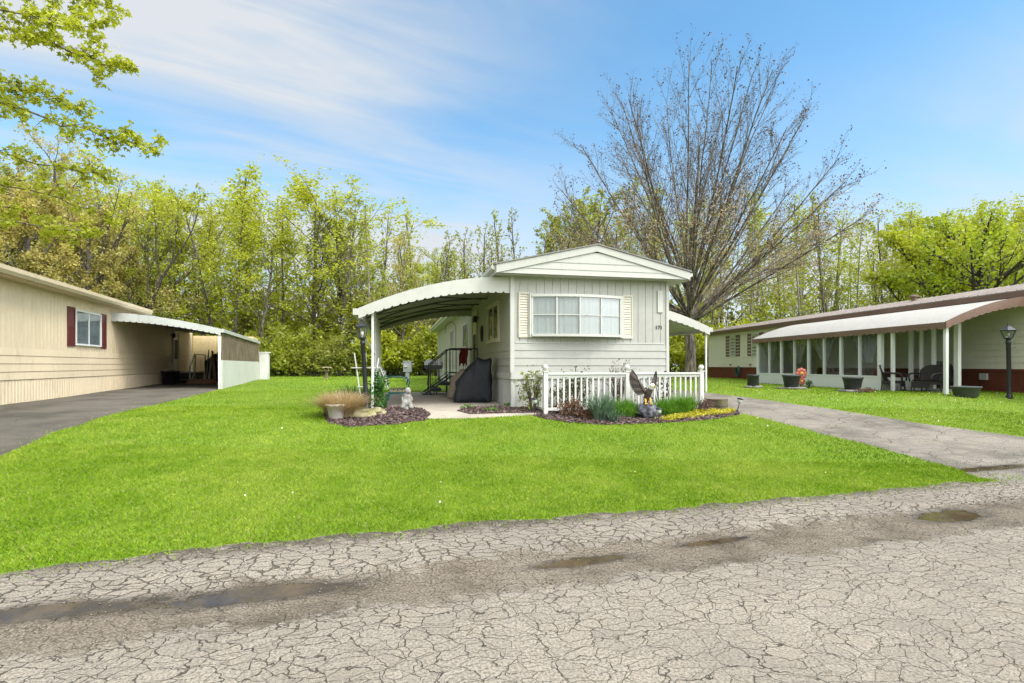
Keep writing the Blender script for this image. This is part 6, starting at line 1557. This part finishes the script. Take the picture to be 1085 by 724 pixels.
# ---- lush green tree behind the cream home at right
lims = []; rr = random.Random(4)
for k in range(13):
    a = 2.4*k + .4; lims.append(((0,0,2.4 + 4.8*k/17),(math.cos(a)*1.1, math.sin(a)*.8, rr.uniform(.45,1.1)), rr.uniform(4.6,6.6)*(1 - .018*k), .11))
custom_tree('spreading_green_tree', "broad bright green tree with dark spreading limbs behind the cream home's near end", at(1040, 30), S3, [(0,0,-.3),(.1,0,2.4),(-.1,.1,5),(.2,0,8.5)], [.30,.25,.18,.06], lims, BK_dark, leafmat('lush_green_leaves', [(.17,.24,.012),(.32,.39,.02),(.46,.50,.05)], .5), 2, .075, .24, 14)
lims = [((0,0,z),(math.cos(a), math.sin(a)*.6, .8), ln_, .08) for z, a, ln_ in ((2.5,.2,4.5),(3.2,2.6,4.2),(4.2,4.4,4),(5,1.2,4),(5.8,3.3,3.8),(6.4,5.6,3.5),(7,.8,3.2))]
custom_tree('spreading_green_tree', 'smaller green tree left of the broad one above the porch roof', at(985, 33), S3, [(0,0,-.3),(.1,0,2.4),(-.1,.1,5),(.1,0,8)], [.22,.18,.13,.05], lims, BK_dark, LF_lime, 3, .075, .2, 15)

# ---- maple standing out of frame at the left, its boughs reaching in
mt = Vector((-11.6, 6.6, H(-11.6, 6.6))); r = random.Random(9); mlines = [(0, [mt + Vector(p) for p in ((0,0,-.3),(.05,.05,1.5),(.1,0,3.4),(.0,.1,5.2),(.2,.1,7.5),(.3,.2,9.5))], [.30,.24,.21,.17,.11,.04])]
boughs = [   # start height on the trunk, then points through the view (column, row, distance), bough radius
 (3.6, [(-120,6,7.4),(-30,18,7.4),(40,40,7.4),(95,62,7.3),(133,72,7.2)], .05), (4.6, [(-100,-70,7.8),(0,-35,7.8),(70,-8,7.7),(112,8,7.6)], .05),
 (3.9, [(-110,-20,7.0),(-20,2,7.0),(50,22,6.9),(100,28,6.8)], .035),
 (3.1, [(-140,70,7.6),(-40,98,7.6),(50,125,7.5),(110,145,7.4),(158,157,7.3)], .05), (2.9, [(-130,90,8.2),(-20,95,8.2),(40,100,8.1),(85,112,8.0)], .035),
 (2.6, [(-140,130,8.6),(-40,150,8.6),(40,172,8.5),(98,183,8.4)], .04), (2.4, [(-140,170,9.0),(-30,186,9.0),(50,205,8.9),(110,228,8.8)], .04), (2.1, [(-130,208,8.8),(-30,226,8.8),(40,240,8.7),(92,246,8.6)], .03), (2.2, [(-140,190,9.4),(-40,210,9.4),(30,225,9.3),(85,240,9.2)], .035)]
twigs = []
for hz, pts, rd in boughs:
    P = [mt + Vector((.08, .05, hz))] + [pix(*q) for q in pts]; 
    Q = []
    for i in range(len(P) - 1):
        for k in range(4): Q.append(P[i].lerp(P[i+1], k/4) + rvec(r) * .025)
    Q.append(P[-1]); n = len(Q); mlines.append((1, Q, [rd * .5 * (1 - .85*i/(n-1)) + .002 for i in range(n)]))
    for i in range(5, n):
        for k in range((3 if hz > 2.5 else 2) if i < n - 1 else 4):
            d = (Q[i] - Q[i-1]).normalized(); d = (d + rvec(r)*.55 + Vector((0,0,.10))).normalized(); L_ = r.uniform(.15,.52) * (1.1 - .5*i/n); tp = [Q[i] + d*L_*f + Vector((0,0,-.10*f*f*L_)) for f in (0,.35,.7,1)]; mlines.append((3, tp, [.007,.005,.004,.002])); twigs.append(tp)
            if L_ > .3:
                for e in range(2): d2 = (d + rvec(r)*.6).normalized(); b0 = tp[1 + e]; tq = [b0, b0 + d2*L_*.3, b0 + d2*L_*.5 + Vector((0,0,-.02))]; mlines.append((3, tq, [.004,.003,.002])); twigs.append(tq)
for k in range(14):     # the rest of the crown, out of view
    a = 2.4*k; out = []; tips = []; d = Vector((-abs(math.cos(a)) * .9 - .1, math.sin(a), .7)); grow(r, mt + Vector((.1,.1,4.2 + .35*k)), d, 3.4, .06, 1, S3, out, tips); mlines += out; twigs += [p for l, p, q in out if l >= 3][::2]
mo = thing('maple_tree', 'fresh-leaved maple at the left whose boughs hang into the sky above the tan home', 'tree', mt); V, Fq = tubes(mlines, (12,7,4,3,3)); V = V - np.array(tuple(mt)); np_mesh('trunk', V, Fq, BK_grey, mo, True)
star = []      # palmate outline, stem at the origin, pointing along +x
for ang_, rad_ in ((180,.10),(-130,.42),(-100,.30),(-62,.78),(-32,.42),(0,1.0),(32,.42),(62,.78),(100,.30),(130,.42)): star.append((math.cos(R(ang_))*rad_ + .12, math.sin(R(ang_))*rad_, 0))
star = np.array(star); g = np.random.default_rng(2); LV = []; 
for tp in twigs:
    P = np.array([tuple(p) for p in tp])
    for q in range(14):
        u = min(.999, .25 + .8*g.random()) * (len(P) - 1); i = int(u); c = P[i] + (P[i+1] - P[i])*(u - i) + g.normal(0,.035,3)
        s = g.uniform(.042,.072); az = g.uniform(0, 2*PI); dr = -g.uniform(.1,.9); X_ = np.array([math.cos(az)*math.cos(dr), math.sin(az)*math.cos(dr), math.sin(dr)]); n_ = g.normal(0,.45,3) + np.array([0,0,1.0]); Y_ = np.cross(n_, X_); Y_ /= np.linalg.norm(Y_); Z_ = np.cross(X_, Y_)
        st_ = star.copy(); st_[:, 2] = -.25*np.abs(st_[:, 1]) - .15*st_[:, 0]**2
        LV.append(c + s*(st_[:, :1]*X_ + st_[:, 1:2]*Y_ + st_[:, 2:3]*Z_))
LV = np.concatenate(LV) - np.array(tuple(mt)); nL = len(LV)//10; np_mesh('crown', LV, np.arange(nL)[:, None]*10 + np.arange(10)[None], LF_maple, mo)
